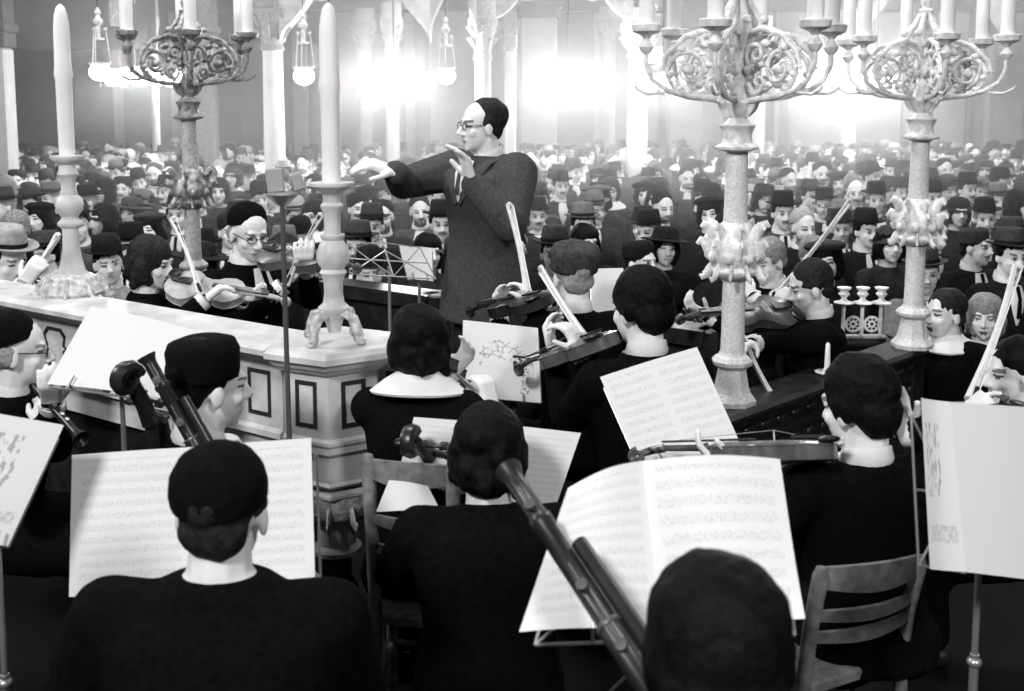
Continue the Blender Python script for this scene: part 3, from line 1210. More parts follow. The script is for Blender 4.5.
def candelabrum(name, base, label, mt, s=1.0, narms=6, phase=R(5), stone=None, pedestal=True, cl=None, glabel=None, hide=()):
    """tall branched candelabrum: moulded foot, speckled shaft, leafy knop, collar, scrollwork crown and six arms"""
    base = V(base)
    stone = stone or STONE
    T = Thing(name, base, label, 'candelabrum')

    def z(h):
        return h * s
    m = M()
    m.lathe([(.100 * s, 0), (.103 * s, z(.02)), (.090 * s, z(.035)), (.078 * s, z(.05)), (.070 * s, z(.075)), (.060 * s, z(.13)), (.058 * s, z(.145)), (.082 * s, z(.165)), (.085 * s, z(.18)), (.072 * s, z(.195)), (.056 * s, z(.205)), (.052 * s, z(.215))], 8, base)
    T.part('foot', m, stone, smooth=False)
    m = M()
    m.lathe([(.050 * s, z(.20)), (.047 * s, z(.30)), (.046 * s, z(.50)), (.048 * s, z(.53)), (.052 * s, z(.72)), (.050 * s, z(.74)), (.047 * s, z(.80)), (.044 * s, z(1.0)), (.043 * s, z(1.06))], 20, base)
    T.part('shaft', m, stone)
    m = M()
    m.lathe([(.055 * s, z(.515)), (.075 * s, z(.53)), (.092 * s, z(.545)), (.094 * s, z(.555)), (.080 * s, z(.57)), (.098 * s, z(.59)), (.110 * s, z(.62)), (.104 * s, z(.66)), (.080 * s, z(.70)), (.062 * s, z(.74)), (.052 * s, z(.75))], 24, base)
    leaf_band(m, base, .085 * s, z(.63), 8, .075 * s)
    leaf_band(m, base, .075 * s, z(.70), 8, .070 * s)
    leaf_band(m, base, .090 * s, z(.56), 10, .055 * s, down=True)
    for i in range(8):
        a = 2 * PI * (i + .5) / 8
        c = base + V((math.cos(a) * .105 * s, math.sin(a) * .105 * s, z(.615)))
        m.ell(c, .02 * s, .02 * s, .024 * s)
    T.part('knop', m, mt)
    m = M()
    m.lathe([(.045 * s, z(1.035)), (.085 * s, z(1.045)), (.088 * s, z(1.055)), (.06 * s, z(1.07)), (.056 * s, z(1.10)), (.064 * s, z(1.125)), (.074 * s, z(1.14)), (.050 * s, z(1.15)), (.036 * s, z(1.17)), (.055 * s, z(1.20)), (.062 * s, z(1.23)), (.04 * s, z(1.27)), (.03 * s, z(1.30)), (.028 * s, z(1.52))], 20, base)
    leaf_band(m, base, .045 * s, z(1.21), 7, .06 * s)
    T.part('collar', m, mt)
    # crown: ribs that meet at the finial
    m = M()
    for i in range(6):
        a = 2 * PI * i / 6 + phase + .5
        d = V((math.cos(a), math.sin(a), 0))
        m.tube([base + d * .02 * s + UP * z(1.44), base + d * .075 * s + UP * z(1.50), base + d * .085 * s + UP * z(1.545), base + d * .05 * s + UP * z(1.60), base + d * .018 * s + UP * z(1.66), base + UP * z(1.675)], [.010 * s, .014 * s, .017 * s, .014 * s, .011 * s, .010 * s], 8, True)
        m.ell(base + d * .095 * s + UP * z(1.555), .02 * s, .02 * s, .018 * s)
    m.lathe([(.012 * s, z(1.64)), (.035 * s, z(1.655)), (.038 * s, z(1.665)), (.018 * s, z(1.68)), (.026 * s, z(1.70)), (.028 * s, z(1.715)), (.012 * s, z(1.745)), (.003 * s, z(1.76))], 16, base)
    T.part('finial', m, mt)
    tips = []
    for i in range(narms):
        a = phase + 2 * PI * i / narms
        d = V((math.cos(a), math.sin(a), 0))
        Rr = .375 * s
        m = M()
        # arm proper: sweeps out and up to the cup
        m.tube([base + d * .03 * s + UP * z(1.23), base + d * .10 * s + UP * z(1.245), base + d * .20 * s + UP * z(1.255), base + d * .29 * s + UP * z(1.28), base + d * .35 * s + UP * z(1.32), base + d * Rr + UP * z(1.38), base + d * Rr + UP * z(1.44)], [.014 * s, .013 * s, .012 * s, .011 * s, .011 * s, .010 * s, .010 * s], 8)
        # big scroll between the shaft and the cup, and its counter scroll
        spiral(m, base + d * .205 * s + UP * z(1.36), d, UP, .095 * s, 1.6, -PI / 2, .011 * s, 1)
        spiral(m, base + d * .085 * s + UP * z(1.42), d, UP, .055 * s, 1.4, -PI / 2, .010 * s, -1)
        spiral(m, base + d * .10 * s + UP * z(1.31), d, UP, .045 * s, 1.2, PI, .009 * s, 1)
        m.tube([base + d * .03 * s + UP * z(1.50), base + d * .12 * s + UP * z(1.52), base + d * .22 * s + UP * z(1.49), base + d * .295 * s + UP * z(1.42), base + d * .31 * s + UP * z(1.36)], [.012 * s, .013 * s, .012 * s, .010 * s, .006 * s], 8)
        for (rx, rz, q) in ((.14, 1.46, .022), (.235, 1.44, .02), (.28, 1.34, .02), (.16, 1.30, .018), (.05, 1.36, .022), (.205, 1.36, .026), (.12, 1.38, .018), (.085, 1.27, .017), (.24, 1.285, .015)):
            m.ell(base + d * rx * s + UP * z(rz), q * s, q * s * .9, q * s * .8, n=8, m=6)
            m.tube([base + d * rx * s + UP * z(rz), base + d * (rx + .02) * s + UP * z(rz + .03), base + d * (rx + .045) * s + UP * z(rz + .03)], [q * .6 * s, q * .5 * s, .003 * s], 6, True, .5)
        m.tube([base + d * .30 * s + UP * z(1.27), base + d * .37 * s + UP * z(1.265), base + d * .41 * s + UP * z(1.285), base + d * .42 * s + UP * z(1.30)], [.008 * s, .007 * s, .006 * s, .004 * s], 6)
        arm = T.part('arm', m, mt)
        m = M()
        o = base + d * Rr
        m.lathe([(.010 * s, z(1.42)), (.024 * s, z(1.435)), (.030 * s, z(1.45)), (.020 * s, z(1.465)), (.011 * s, z(1.48)), (.022 * s, z(1.495)), (.056 * s, z(1.51)), (.062 * s, z(1.535)), (.058 * s, z(1.54)), (.03 * s, z(1.532)), (.001, z(1.532))], 18, o)
        T.part('candle_cup', m, mt, parent=arm)
        tips.append(o + UP * z(1.535))
    return T, tips
# ------------------------------------------------------------------ the hall
FL = 0.5       # height of the orchestra platform above the hall floor
HF = .1        # the hall floor
structure('floor', M().box((0, 12, 0), 34, 36, .2), FLOORM)
plat = [(-4.2, -1.6), (2.0, -1.6), (2.0, 5.42), (1.2, 6.1), (-1.2, 6.45), (-3.6, 6.45), (-4.2, 6.0)]
structure('floor_platform', M().prism(plat, 0.0, FL), FLOORM)
BACK = 27.0
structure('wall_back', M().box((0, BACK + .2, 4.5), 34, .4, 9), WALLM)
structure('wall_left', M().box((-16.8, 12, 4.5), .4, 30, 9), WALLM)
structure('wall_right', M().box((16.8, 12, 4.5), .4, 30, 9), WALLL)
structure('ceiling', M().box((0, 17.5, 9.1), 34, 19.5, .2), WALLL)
# pilaster strips and dado on the back wall
k = 0
for i in range(22):
    x = -15.5 + i * 1.48
    structure('trim_%d' % (k + 1), M().box((x, BACK - .08, 2.3), .34 if i % 2 else .18, .18, 4.6), WALLL if x > -2 or i % 3 else WALLM)  # strips right of centre all pale: haze brightness put into the colour
    k += 1
structure('trim_%d' % (k + 1), M().box((0, BACK - .12, 4.7), 33, .3, .3), WALLL)
k += 1
# wall panels towards the right hand side, haze brightness put into their pale colour
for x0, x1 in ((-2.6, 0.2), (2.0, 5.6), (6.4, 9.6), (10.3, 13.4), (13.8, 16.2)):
    structure('trim_%d' % (k + 1), M().box(((x0 + x1) / 2, BACK - .03, 2.3), x1 - x0, .06, 4.2, bev=.01), mat('haze_pale_panel', .55, .9, .12, 2))
    k += 1


def column(px, D, w, topy, label, cap=None, square=False, capm=None, m_=None, name='column', h=None):
    x = (px - 512) * D / FPX
    r = w * D / FPX / 2
    zt = 2.5 + (92 - topy) * D / FPX
    T = Thing(name, (x, D, 0), label, 'column' if not square else 'pier', kind='structure')
    o = V((x, D, 0))
    if square:
        T.part('shaft', M().box(o + UP * (zt / 2 + .15), r * 2, r * 1.6, zt - .3, bev=.03), m_ or COLM, smooth=False)
        T.part('base', M().box(o + UP * .15, r * 2.3, r * 2, .3, bev=.02), m_ or COLM, smooth=False)
    else:
        T.part('base', M().lathe([(r * 1.6, 0), (r * 1.6, .12), (r * 1.45, .15), (r * 1.5, .2), (r * 1.15, .26), (r * 1.02, .3)], 20, o), m_ or COLM)
        T.part('shaft', M().lathe([(r, .28), (r, zt * .5), (r * .94, zt)], 24, o), m_ or COLM)
    ch = h or .75
    cm_ = M()
    if square:
        cm_.box(o + UP * (zt + .1), r * 2.3, r * 2.1, .2, bev=.02)
        cm_.box(o + UP * (zt + .25), r * 2.6, r * 2.4, .12, bev=.02)
        cm_.box(o + UP * (zt + .31 + ch / 2), r * 2.1, r * 1.9, ch)
    else:
        cm_.lathe([(r * 1.15, zt - .04), (r * 1.15, zt), (r * .98, zt + .03), (r * 1.05, zt + .12), (r * 1.35, zt + .28), (r * 1.7, zt + .42), (r * 1.75, zt + .5), (r * 1.55, zt + .52), (r * 1.55, zt + ch)], 20, o)
        leaf_band(cm_, o, r * 1.02, zt + .18, 8, r * .9)
        leaf_band(cm_, o, r * 1.25, zt + .34, 8, r * .8)
    T.part('capital', cm_, capm or CAPM)
    return T


PALE = mat('pale_column', .42, .6, .08, 5)
column(275, 14.6, 21, 49, 'slender fluted column with dark capital behind the tall white candle', capm=CAPM, m_=PALE)
column(483, 14.8, 17, 58, 'slender pale column right above the conductor', m_=PALE, capm=mat('grey_capital', .35, .8, .4, 30, .01))
column(393, 17.6, 13, 52, 'thin bright column under the glowing lamps left of the conductor', m_=PALE, capm=COLM)
column(366, 21, 14, 50, 'dimmer thin column just left of the bright thin column', m_=COLM, capm=COLM)
column(637, 18, 21, 56, 'thick pale round column beside the glass lamp, right of centre', m_=PALE, capm=mat('grey_capital', .35, .8, .4, 30, .01))
column(608, 23, 13, 45, 'thin column just left of the thick pale round column', m_=COLM, capm=COLM)
column(755, 19.5, 18, 60, 'pale round column behind the middle candelabrum', m_=PALE, capm=COLM)
column(847, 20.5, 15, 52, 'slender pale column between the middle and right candelabra', m_=PALE, capm=COLM)
column(985, 25, 12, 60, 'thin column at the back beyond the right candelabrum', m_=COLM, capm=COLM)
column(793, 25, 12, 60, 'thin far column right of the middle candelabrum shaft', m_=COLM, capm=COLM)
column(157, 17.5, 8, 50, 'very thin pale column behind the left branched candelabrum', m_=COLM, capm=COLM)
column(538, 23, 36, 20, 'broad square pale pier just right of the conductor', square=True, m_=PALE, name='pier')
column(684, 24, 34, 40, 'broad square pale pier left of the middle candelabrum', square=True, m_=PALE, name='pier')
column(207, 16.5, 22, 48, 'dark panelled pier behind the left branched candelabrum', square=True, m_=CAPM, name='pier')
column(2, 14.5, 26, 49, 'pale square pier cut by the left picture edge', square=True, m_=COLM, name='pier', capm=WALLM)
column(510, 16.5, 12, 50, 'grey square post close behind the conductor', square=True, m_=mat('grey_stone', .3, .8, .2, 4), name='pier')


def lobed_arch(x0, x1, D, ztop, zspring, lobes, depth, label, material):
    """gallery arch with a scalloped lower edge between two columns"""
    n = 60
    pts = []
    for i in range(n + 1):
        t = i / n
        a = t * PI
        env = zspring + (ztop - .15 - zspring) * (math.sin(a) ** .55)
        env += -abs(math.sin(t * PI * lobes)) * .10 + .05
        pts.append((x0 + (x1 - x0) * t, min(env, ztop - .05)))
    m = M()
    front = [V((x, D - depth / 2, z)) for x, z in pts]
    for off in (0,):
        lo = [V((x, D - depth / 2, z)) for x, z in pts]
        hi = [V((x, D - depth / 2, ztop)) for x, z in pts]
        lo2 = [V((x, D + depth / 2, z)) for x, z in pts]
        hi2 = [V((x, D + depth / 2, ztop)) for x, z in pts]
        rr = [[a, b, c, d] for a, b, c, d in zip(lo, hi, hi2, lo2)]
        m.rings(rr)
    o = single('gallery_arch', m, material, (x0, D, zspring), label, 'arch', kind='structure', smooth=False)
    return o


XW = lambda px, D: (px - 512) * D / FPX
ARCHM = mat('arch_plaster', .34, .85, .35, 6, .02)
lobed_arch(XW(285, 14.6), XW(432, 14.6), 14.6, 4.0, 3.1, 5, .35, 'scalloped gallery arch over the bright thin columns left of the conductor', ARCHM)
lobed_arch(XW(432, 14.7), XW(478, 14.7), 14.7, 4.0, 3.2, 3, .35, 'narrow scalloped arch above and left of the conductor', ARCHM)
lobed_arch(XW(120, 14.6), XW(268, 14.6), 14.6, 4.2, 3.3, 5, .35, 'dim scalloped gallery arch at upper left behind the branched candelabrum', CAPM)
lobed_arch(XW(492, 15.2), XW(630, 15.2), 15.2, 4.0, 3.35, 5, .35, 'washed out scalloped arch right of the conductor', ARCHM)
lobed_arch(XW(640, 18.4), XW(750, 18.4), 18.4, 4.4, 3.3, 5, .35, 'scalloped arch behind the middle candelabrum crown', ARCHM)
lobed_arch(XW(855, 21), XW(990, 21), 21, 4.6, 3.4, 5, .35, 'scalloped arch behind the right candelabrum crown', ARCHM)
structure('wall_gallery', M().box((XW(40, 15), 15.9, 3.85), XW(130, 15) - XW(-60, 15), .4, 1.5), WALLM)
structure('beam_1', M().box((0, 24.6, 4.5), 32, .5, .5), WALLM)

# ------------------------------------------------------------------ lamps of the hall
GLOW = mat('lamp_glass_lit', .9, .3, emit=45)
GLOWS = mat('lantern_glass_lit', .9, .3, emit=6)


def chandelier(px, py, D, n, rad, label, gr=.095, power=80):
    c = P(px, py, D)
    T = Thing('chandelier', c - UP * .12, label, 'chandelier', None)
    m = M()
    m.tube([c + UP * .02, V((c.x, c.y, 8.9))], .012, 8)
    T.part('suspension_rod', m, BLACKM)
    m = M()
    m.tube([c + V((math.cos(a) * rad, math.sin(a) * rad, .08)) for a in [2 * PI * i / 24 for i in range(25)]], .014, 8)
    for i in range(n):
        a = 2 * PI * i / n
        m.tube([c + UP * .12, c + V((math.cos(a) * rad, math.sin(a) * rad, .08))], .006, 6)
    T.part('ring', m, GILTD)
    for i in range(n):
        a = 2 * PI * i / n
        o = c + V((math.cos(a) * rad, math.sin(a) * rad, -.02))
        m = M()
        m.ell(o, gr, gr, gr * 1.1, n=16, m=10)
        T.part('globe', m, GLOW)
    for s in (-1, 0, 1):
        lt = bpy.data.lights.new('chandelier_light', 'POINT')
        lt.energy = power / 3
        lt.shadow_soft_size = .06
        lo = bpy.data.objects.new('chandelier_light', lt)
        COL.objects.link(lo)
        lo.parent = T.root
        lo.location = V((s * rad * .8, -rad - gr * 1.3, .10))
    return T


chandelier(135, 76, 14.0, 7, .28, 'bright glowing chandelier left of the branched candelabrum', power=200)
chandelier(178, 79, 17.5, 4, .12, 'small glowing lamp cluster seen through the left branched candelabrum', power=90)
chandelier(394, 78, 14.9, 11, .46, 'wide glowing chandelier left of the conductor', power=260)
chandelier(568, 82, 17, 11, .46, 'wide glowing chandelier right of the conductor', power=300)
chandelier(663, 82, 14.6, 5, .20, 'glowing lamp cluster left of the middle candelabrum crown', power=90)
chandelier(824, 80, 17, 11, .46, 'wide glowing chandelier between the middle and right candelabra', power=330)
chandelier(876, 80, 19, 6, .30, 'glowing lamp cluster close left of the right candelabrum crown', power=150)


def lantern(px, py, D, label, k=1.0):
    c = P(px, py, D)
    T = Thing('hanging_lantern', c - UP * .1, label, 'lantern', 'hanging glass lanterns')
    m = M()
    m.ell(c, .085 * k, .085 * k, .075 * k, n=18, m=10)
    T.part('glass_bowl', m, GLOWS)
    m = M()
    m.lathe([(.06 * k, .055 * k), (.088 * k, .06 * k), (.09 * k, .07 * k), (.075 * k, .075 * k)], 18, c, cap=False)
    T.part('rim', m, GILT)
    m = M()
    m.lathe([(.002, -.12 * k), (.012, -.10 * k), (.008, -.08 * k), (.03 * k, -.07 * k)], 12, c)
    T.part('drop_finial', m, GILT)
    m = M()
    for i in range(3):
        a = i * 2 * PI / 3 + .5
        d = V((math.cos(a), math.sin(a), 0))
        m.tube([c + d * .085 * k + UP * .07 * k, c + d * .055 * k + UP * .34 * k], .006, 6)
        m.ell(c + d * .055 * k + UP * .34 * k, .018, .018, .018)
    m.lathe([(.058, .33), (.062, .34), (.058, .35)], 16, c, cap=False)
    m.tube([c + UP * .34, c + UP * .5], .02, 8)
    m.lathe([(.02, .48), (.045, .5), (.05, .53), (.03, .55), (.018, .58), (.034, .61), (.01, .66)], 14, c)
    T.part('chain_frame', m, GILT)
    m = M()
    m.tube([c + UP * .64, V((c.x, c.y, 8.9))], .006, 6)
    T.part('suspension_chain', m, BLACKM)
    return T


lantern(100, 72, 11.5, 'hanging glass oil lantern right of the left tall candle', 1.3)
lantern(304, 76, 11.5, 'hanging glass oil lantern just left of the tall candle on the marble corner', 1.3)
lantern(446, 76, 12.5, 'hanging glass oil lantern left of the conductor\'s head', 1.3)
lantern(653, 55, 12.5, 'hanging glass lantern beside the thick pale round column', 1.3)


def area(x, y, z, tx, ty, tz, size, power, name='unseen_area_light'):
    l = bpy.data.lights.new(name, 'AREA')
    l.shape = 'DISK'
    l.size = size
    l.energy = power
    o = bpy.data.objects.new(name, l)
    COL.objects.link(o)
    o.location = (x, y, z)
    o.rotation_euler = (V((tx, ty, tz)) - V((x, y, z))).to_track_quat('-Z', 'Y').to_euler()
    return o


area(-3.2, -3.0, 6.8, -.2, 4.5, 1.4, 1.3, 600)      # photographer's side: unseen key light added high behind the camera
area(3.5, -2.8, 6.0, 1.0, 4.5, 1.4, 1.3, 300)  # second unseen light added behind the camera, at right
area(-6, 9, 8.6, -5, 11, 1, 2.2, 260)  # unseen light added above the left of the audience
area(5, 9, 8.6, 5, 13, 1, 2.2, 700)  # stronger unseen light added above the right of the audience
area(-1.0, 5.6, 7.2, 0, 10.5, 1, 1.6, 330)      # unseen light added over the platform to brighten the front rows
area(-5.5, 4.2, 4.6, -.3, 5.4, 2.2, .7, 130)  # unseen side light added to brighten the conductor
area(9, 18, 8.7, 8, 20, 0, 2.5, 1100)  # unseen light added to brighten the far right of the hall
w = bpy.data.worlds.new('world')
sc.world = w
w.use_nodes = True
w.node_tree.nodes['Background'].inputs[0].default_value = (1, 1, 1, 1)
w.node_tree.nodes['Background'].inputs[1].default_value = .05

# haze volumes added for the lamps' glow and the washed-out right side
for nm_, dens, x0, x1, lab in (('haze', .018, -16.5, -3.22, 'thin added haze volume in the darker left side of the hall'), ('haze', .042, -3.2, 16.5, 'denser added haze volume for lamp glow in the right side of the hall')):
    hm = bpy.data.materials.new('added_glow_haze')
    hm.use_nodes = True
    nt = hm.node_tree
    nt.nodes.remove(nt.nodes['Principled BSDF'])
    vs_ = nt.nodes.new('ShaderNodeVolumeScatter')
    vs_.inputs['Density'].default_value = dens
    vs_.inputs['Anisotropy'].default_value = .65
    vs_.inputs['Color'].default_value = (1, 1, 1, 1)
    nt.links.new(vs_.outputs[0], nt.nodes['Material Output'].inputs['Volume'])
    single(nm_, M().box(((x0 + x1) / 2, 17.0, 4.4), x1 - x0, 18.5, 8.8), hm, ((x0 + x1) / 2, 17, 0), lab, 'haze', kind='stuff', smooth=False)

sc.view_settings.view_transform = 'Standard'
sc.view_settings.look = 'None'
sc.view_settings.gamma = 1
sc.view_settings.use_curve_mapping = False
sc.view_settings.exposure = -0.18
sc.cycles.max_bounces = 6
sc.cycles.volume_bounces = 0
sc.cycles.use_denoising = True

# ------------------------------------------------------------------ marble parapet
PT = 1.67
A0, A1 = V((-2.75, 5.05, 0)), V((-.72, 3.66, 0))     # run at the left
C0 = V((-.60, 3.62, 0))                              # corner pier
T = Thing('marble_parapet', (A0 + A1) / 2 + UP * FL, 'pale marble parapet with dark inlaid panels running left from the corner pier', 'parapet')


def wall_run(T, a, b, th, pr, part='coping', m_=MARBLE):
    """sweep of a moulding profile [(offset to the near side, z)] along a-b"""
    d = (b - a).normalized()
    n = V((d.y, -d.x, 0))
    m = M()
    m.rings([[p + n * o + UP * z for o, z in pr] for p in (a, b)])
    return T.part(part, m, m_, smooth=False)


cop = [(-.09, PT), (.13, PT), (.165, PT - .012), (.165, PT - .03), (.14, PT - .04), (.13, PT - .055), (.105, PT - .06), (.10, PT - .075), (-.08, PT - .075)]
die = [(-.07, PT - .07), (.085, PT - .07), (.085, PT - .30), (.10, PT - .31), (.10, PT - .33), (.07, PT - .345), (.07, PT - .44), (-.07, PT - .44)]
sub = [(-.05, PT - .44), (.03, PT - .44), (.03, FL), (-.05, FL)]
wall_run(T, A0, A1, .3, cop, 'coping')
wall_run(T, A0, A1, .3, die, 'panelled_face')
wall_run(T, A0, A1, .3, sub, 'plinth', WOOD)


def inlay(T, c, s, n, w, h, cusp=False, parent=None):
    m = M()
    if cusp:
        poly = [(-w / 2, -h / 2 + .03), (-w / 2 + .03, -h / 2), (w / 2 - .03, -h / 2), (w / 2, -h / 2 + .03), (w / 2 - .012, -.012), (w / 2 + .012, 0), (w / 2 - .012, .012), (w / 2, h / 2 - .03), (w / 2 - .03, h / 2), (-w / 2 + .03, h / 2), (-w / 2, h / 2 - .03), (-w / 2 + .012, .012), (-w / 2 - .012, 0), (-w / 2 + .012, -.012)]
    else:
        poly = [(-w / 2, -h / 2), (w / 2, -h / 2), (w / 2, h / 2), (-w / 2, h / 2)]
    fb = .014
    inn = [(x * (1 - 2 * fb / w), y * (1 - 2 * fb / h)) for x, y in poly]
    k_ = len(poly)
    vs, fs = [], []
    for q in (poly, inn):
        for x, y in q:
            vs.append(c + s * x + UP * y + n * .003)
    for q in (poly, inn):
        for x, y in q:
            vs.append(c + s * x + UP * y - n * .004)
    for i in range(k_):
        j = (i + 1) % k_
        fs += [(i, j, k_ + j, k_ + i), (2 * k_ + i, 3 * k_ + i, 3 * k_ + j, 2 * k_ + j), (i, 2 * k_ + i, 2 * k_ + j, j), (k_ + i, k_ + j, 3 * k_ + j, 3 * k_ + i)]
    m.add(vs, fs)
    T.part('inlaid_frame', m, INLAY, smooth=False)


d = (A1 - A0).normalized()
n = V((d.y, -d.x, 0))
Ltot = (A1 - A0).length
for i in range(9):
    t = Ltot - .11 - i * .235
    if t < .2:
        break
    inlay(T, A0 + d * t + n * .085 + UP * (PT - .185), d, n, .15 if i else .11, .16, cusp=i > 0)

T = Thing('corner_pier', C0 + UP * FL, 'octagonal marble corner pier with framed panels and carved pendant below', 'pier')


def octo(r, z, ph=0):
    # vertex pointing to the camera
    base_a = -PI / 2 + R(3)
    return [C0 + V((math.cos(base_a + i * PI / 3) * r, math.sin(base_a + i * PI / 3) * r * .98, 0)) + UP * z for i in range(6)]


m = M()
m.rings([octo(r, z) for r, z in [(.19, PT - .075), (.205, PT - .06), (.215, PT - .055), (.225, PT - .04), (.245, PT - .03), (.245, PT - .012), (.225, PT + .003)]])
T.part('coping', m, MARBLE, smooth=False)
m = M()
m.rings([octo(r, z) for r, z in [(.14, PT - .47), (.165, PT - .46), (.175, PT - .45), (.165, PT - .44), (.165, PT - .355), (.18, PT - .34), (.18, PT - .32), (.186, PT - .31), (.186, PT - .30), (.175, PT - .29), (.175, PT - .07)]])
T.part('pier_body', m, MARBLE, smooth=False)
o6 = octo(.175, 0)
for a, b in ((5, 0), (0, 1)):
    pa, pb = o6[a], o6[b]
    s_ = (pb - pa).normalized()
    nn = V((s_.y, -s_.x, 0))
    inlay(T, (pa + pb) / 2 + UP * (PT - .18), s_, nn, .085, .155)
    for q_ in ():
        pass
m = M()
m.rings([octo(r, z) for r, z in [(.155, PT - .475), (.172, PT - .485), (.172, PT - .495), (.15, PT - .50)]])
T.part('string_course', m, MARBLE, smooth=False)
m = M()
m.lathe([(.148, PT - .50), (.15, PT - .53), (.14, PT - .57), (.11, PT - .60), (.07, PT - .61)], 24, C0)
leaf_band(m, C0, .125, PT - .545, 12, .07, down=True, tip=.4)
T.part('carved_pendant', m, MARBLE2)
m = M()
m.lathe([(.068, PT - .60), (.066, PT - .70), (.085, PT - .715), (.085, PT - .73), (.06, PT - .735)], 20, C0)
T.part('pendant_drum', m, MARBLE)
m = M()
m.lathe([(.05, PT - .73), (.05, FL + .03), (.12, FL + .02), (.12, FL)], 16, C0)
T.part('support_post', m, WOOD)

B0, B1 = V((-.42, 3.72, 0)), V((-.25, 3.66, 0))
T = Thing('marble_parapet', (B0 + B1) / 2 + UP * FL, 'short marble parapet end right of the corner pier, behind the bob-haired woman', 'parapet')
wall_run(T, B0, B1, .3, cop, 'coping')
wall_run(T, B0, B1, .3, die, 'panelled_face')
wall_run(T, B0, B1, .3, sub, 'plinth', WOOD)
d = (B1 - B0).normalized()
n = V((d.y, -d.x, 0))
inlay(T, B0 + d * .09 + n * .085 + UP * (PT - .185), d, n, .13, .16)


# ------------------------------------------------------------------ dark wooden rails
def wood_rail(a, b, z, label, posts=2, lo=FL, deep=.09):
    a, b = V((a[0], a[1], 0)), V((b[0], b[1], 0))
    T = Thing('wooden_rail', (a + b) / 2 + UP * lo, label, 'rail')
    d = (b - a).normalized()
    cop_ = [(-deep, z), (deep, z), (deep + .02, z - .015), (deep + .02, z - .03), (deep, z - .04), (deep - .01, z - .07), (deep - .03, z - .075), (-deep, z - .075)]
    wall_run(T, a, b, .2, cop_, 'handrail', WOOD)
    fz = [(-.05, z - .07), (.05, z - .07), (.05, z - .15), (.065, z - .155), (.065, z - .17), (.05, z - .18), (.05, z - .26), (.07, z - .265), (.07, z - .285), (-.05, z - .285)]
    T.frz = M()
    wall_run(T, a, b, .2, [(-.03, z - .28), (.03, z - .28), (.03, lo + .12), (.06, lo + .1), (.06, lo), (-.03, lo)], 'panel', WOOD)
    n = V((d.y, -d.x, 0))
    L = (b - a).length
    m = T.frz
    k_ = int(L / .12)
    for i in range(k_):
        c = a + d * (L * (i + .5) / k_) + n * .053 + UP * (z - .11)
        m.ell(c, .035, .012, .022, (d, n, UP), 10, 6)
        m.ell(c - UP * .11, .03, .012, .026, (d, n, UP), 10, 6)
    m.rings([[p + n * o + UP * z_ for o, z_ in fz] for p in (a, b)])
    T.part('carved_frieze', m, WOOD)
    for i in range(posts):
        p = a.lerp(b, i / max(1, posts - 1))
        T.part('post', M().box(p + UP * ((z + lo) / 2), .13, .13, z - lo + .0, (d, n, UP), .01), WOOD, smooth=False)
    return T


wood_rail((.55, 4.05), (2.02, 5.50), 1.225, 'dark carved wooden rail carrying the two right candelabra')
wood_rail((.93, 5.05), (.26, 5.55), 1.40, 'dark wooden rail piece behind the fair capped violinist, right of the conductor')
wood_rail((-.42, 5.95), (-1.15, 6.45), 1.40, 'dark wooden rail with bright moulding behind the wire music stand')
wood_rail((1.45, 5.62), (2.0, 5.72), 1.215, 'low carved ledge under the three-cup candle holder', deep=.06)
# pedestals
T = Thing('pedestal', (XW(190, 6.0), 6.0, FL), 'dark wooden pedestal under the left branched candelabrum', 'pedestal')
T.part('die', M().box(V((XW(190, 6.0), 6.0, (FL + 1.36) / 2)), .26, .26, 1.36 - FL, bev=.01), WOOD, smooth=False)
T.part('cap', M().box(V((XW(190, 6.0), 6.0, 1.37)), .32, .32, .03, bev=.008), WOOD, smooth=False)
T = Thing('podium', (XW(480, 5.35), 5.35, FL), 'dark wooden conductor\'s podium', 'podium')
T.part('riser', M().box(V((XW(480, 5.35), 5.35, .60)), .8, .62, .20), WOOD, smooth=False)
T.part('tread', M().box(V((XW(480, 5.35), 5.35, .715)), .86, .68, .03, bev=.01), WOOD, smooth=False)

# ------------------------------------------------------------------ candlesticks
def stick_a(D=4.5):
    b = V((XW(67, D), D, PT))
    T = Thing('candlestick', b, 'tall pale turned candlestick with domed leafy foot, at far left of the parapet', 'candlestick')
    T.part('foot', leafy(b, [(.13, 0), (.135, .012), (.125, .03), (.11, .055), (.085, .075), (.06, .085)], .105, .035, .07, 9), MARBLE2)
    T.part('stem', M().lathe([(.06, .08), (.052, .10), (.042, .14), (.034, .19), (.032, .24), (.033, .27), (.05, .285), (.05, .295), (.034, .31), (.034, .325)], 20, b), MARBLE)
    T.part('knop', M().lathe([(.034, .32), (.052, .345), (.056, .37), (.05, .395), (.034, .41), (.034, .425)], 20, b), MARBLE)
    T.part('upper_stem', M().lathe([(.032, .42), (.029, .44), (.028, .47), (.036, .485), (.042, .495), (.036, .51), (.034, .535), (.058, .548), (.068, .56), (.068, .57), (.036, .572)], 20, b), MARBLE)
    return b


def leafy(b, prof, lr, lz, ls, n):
    m = M()
    m.lathe(prof, 24, b)
    leaf_band(m, b, lr, lz, n, ls, down=True)
    return m


D = 4.5
b = stick_a()
candle(b + UP * .572, (163 - 14) * D / FPX, .033, 'tall white candle with bulging middle on the far left candlestick', tapered=True)
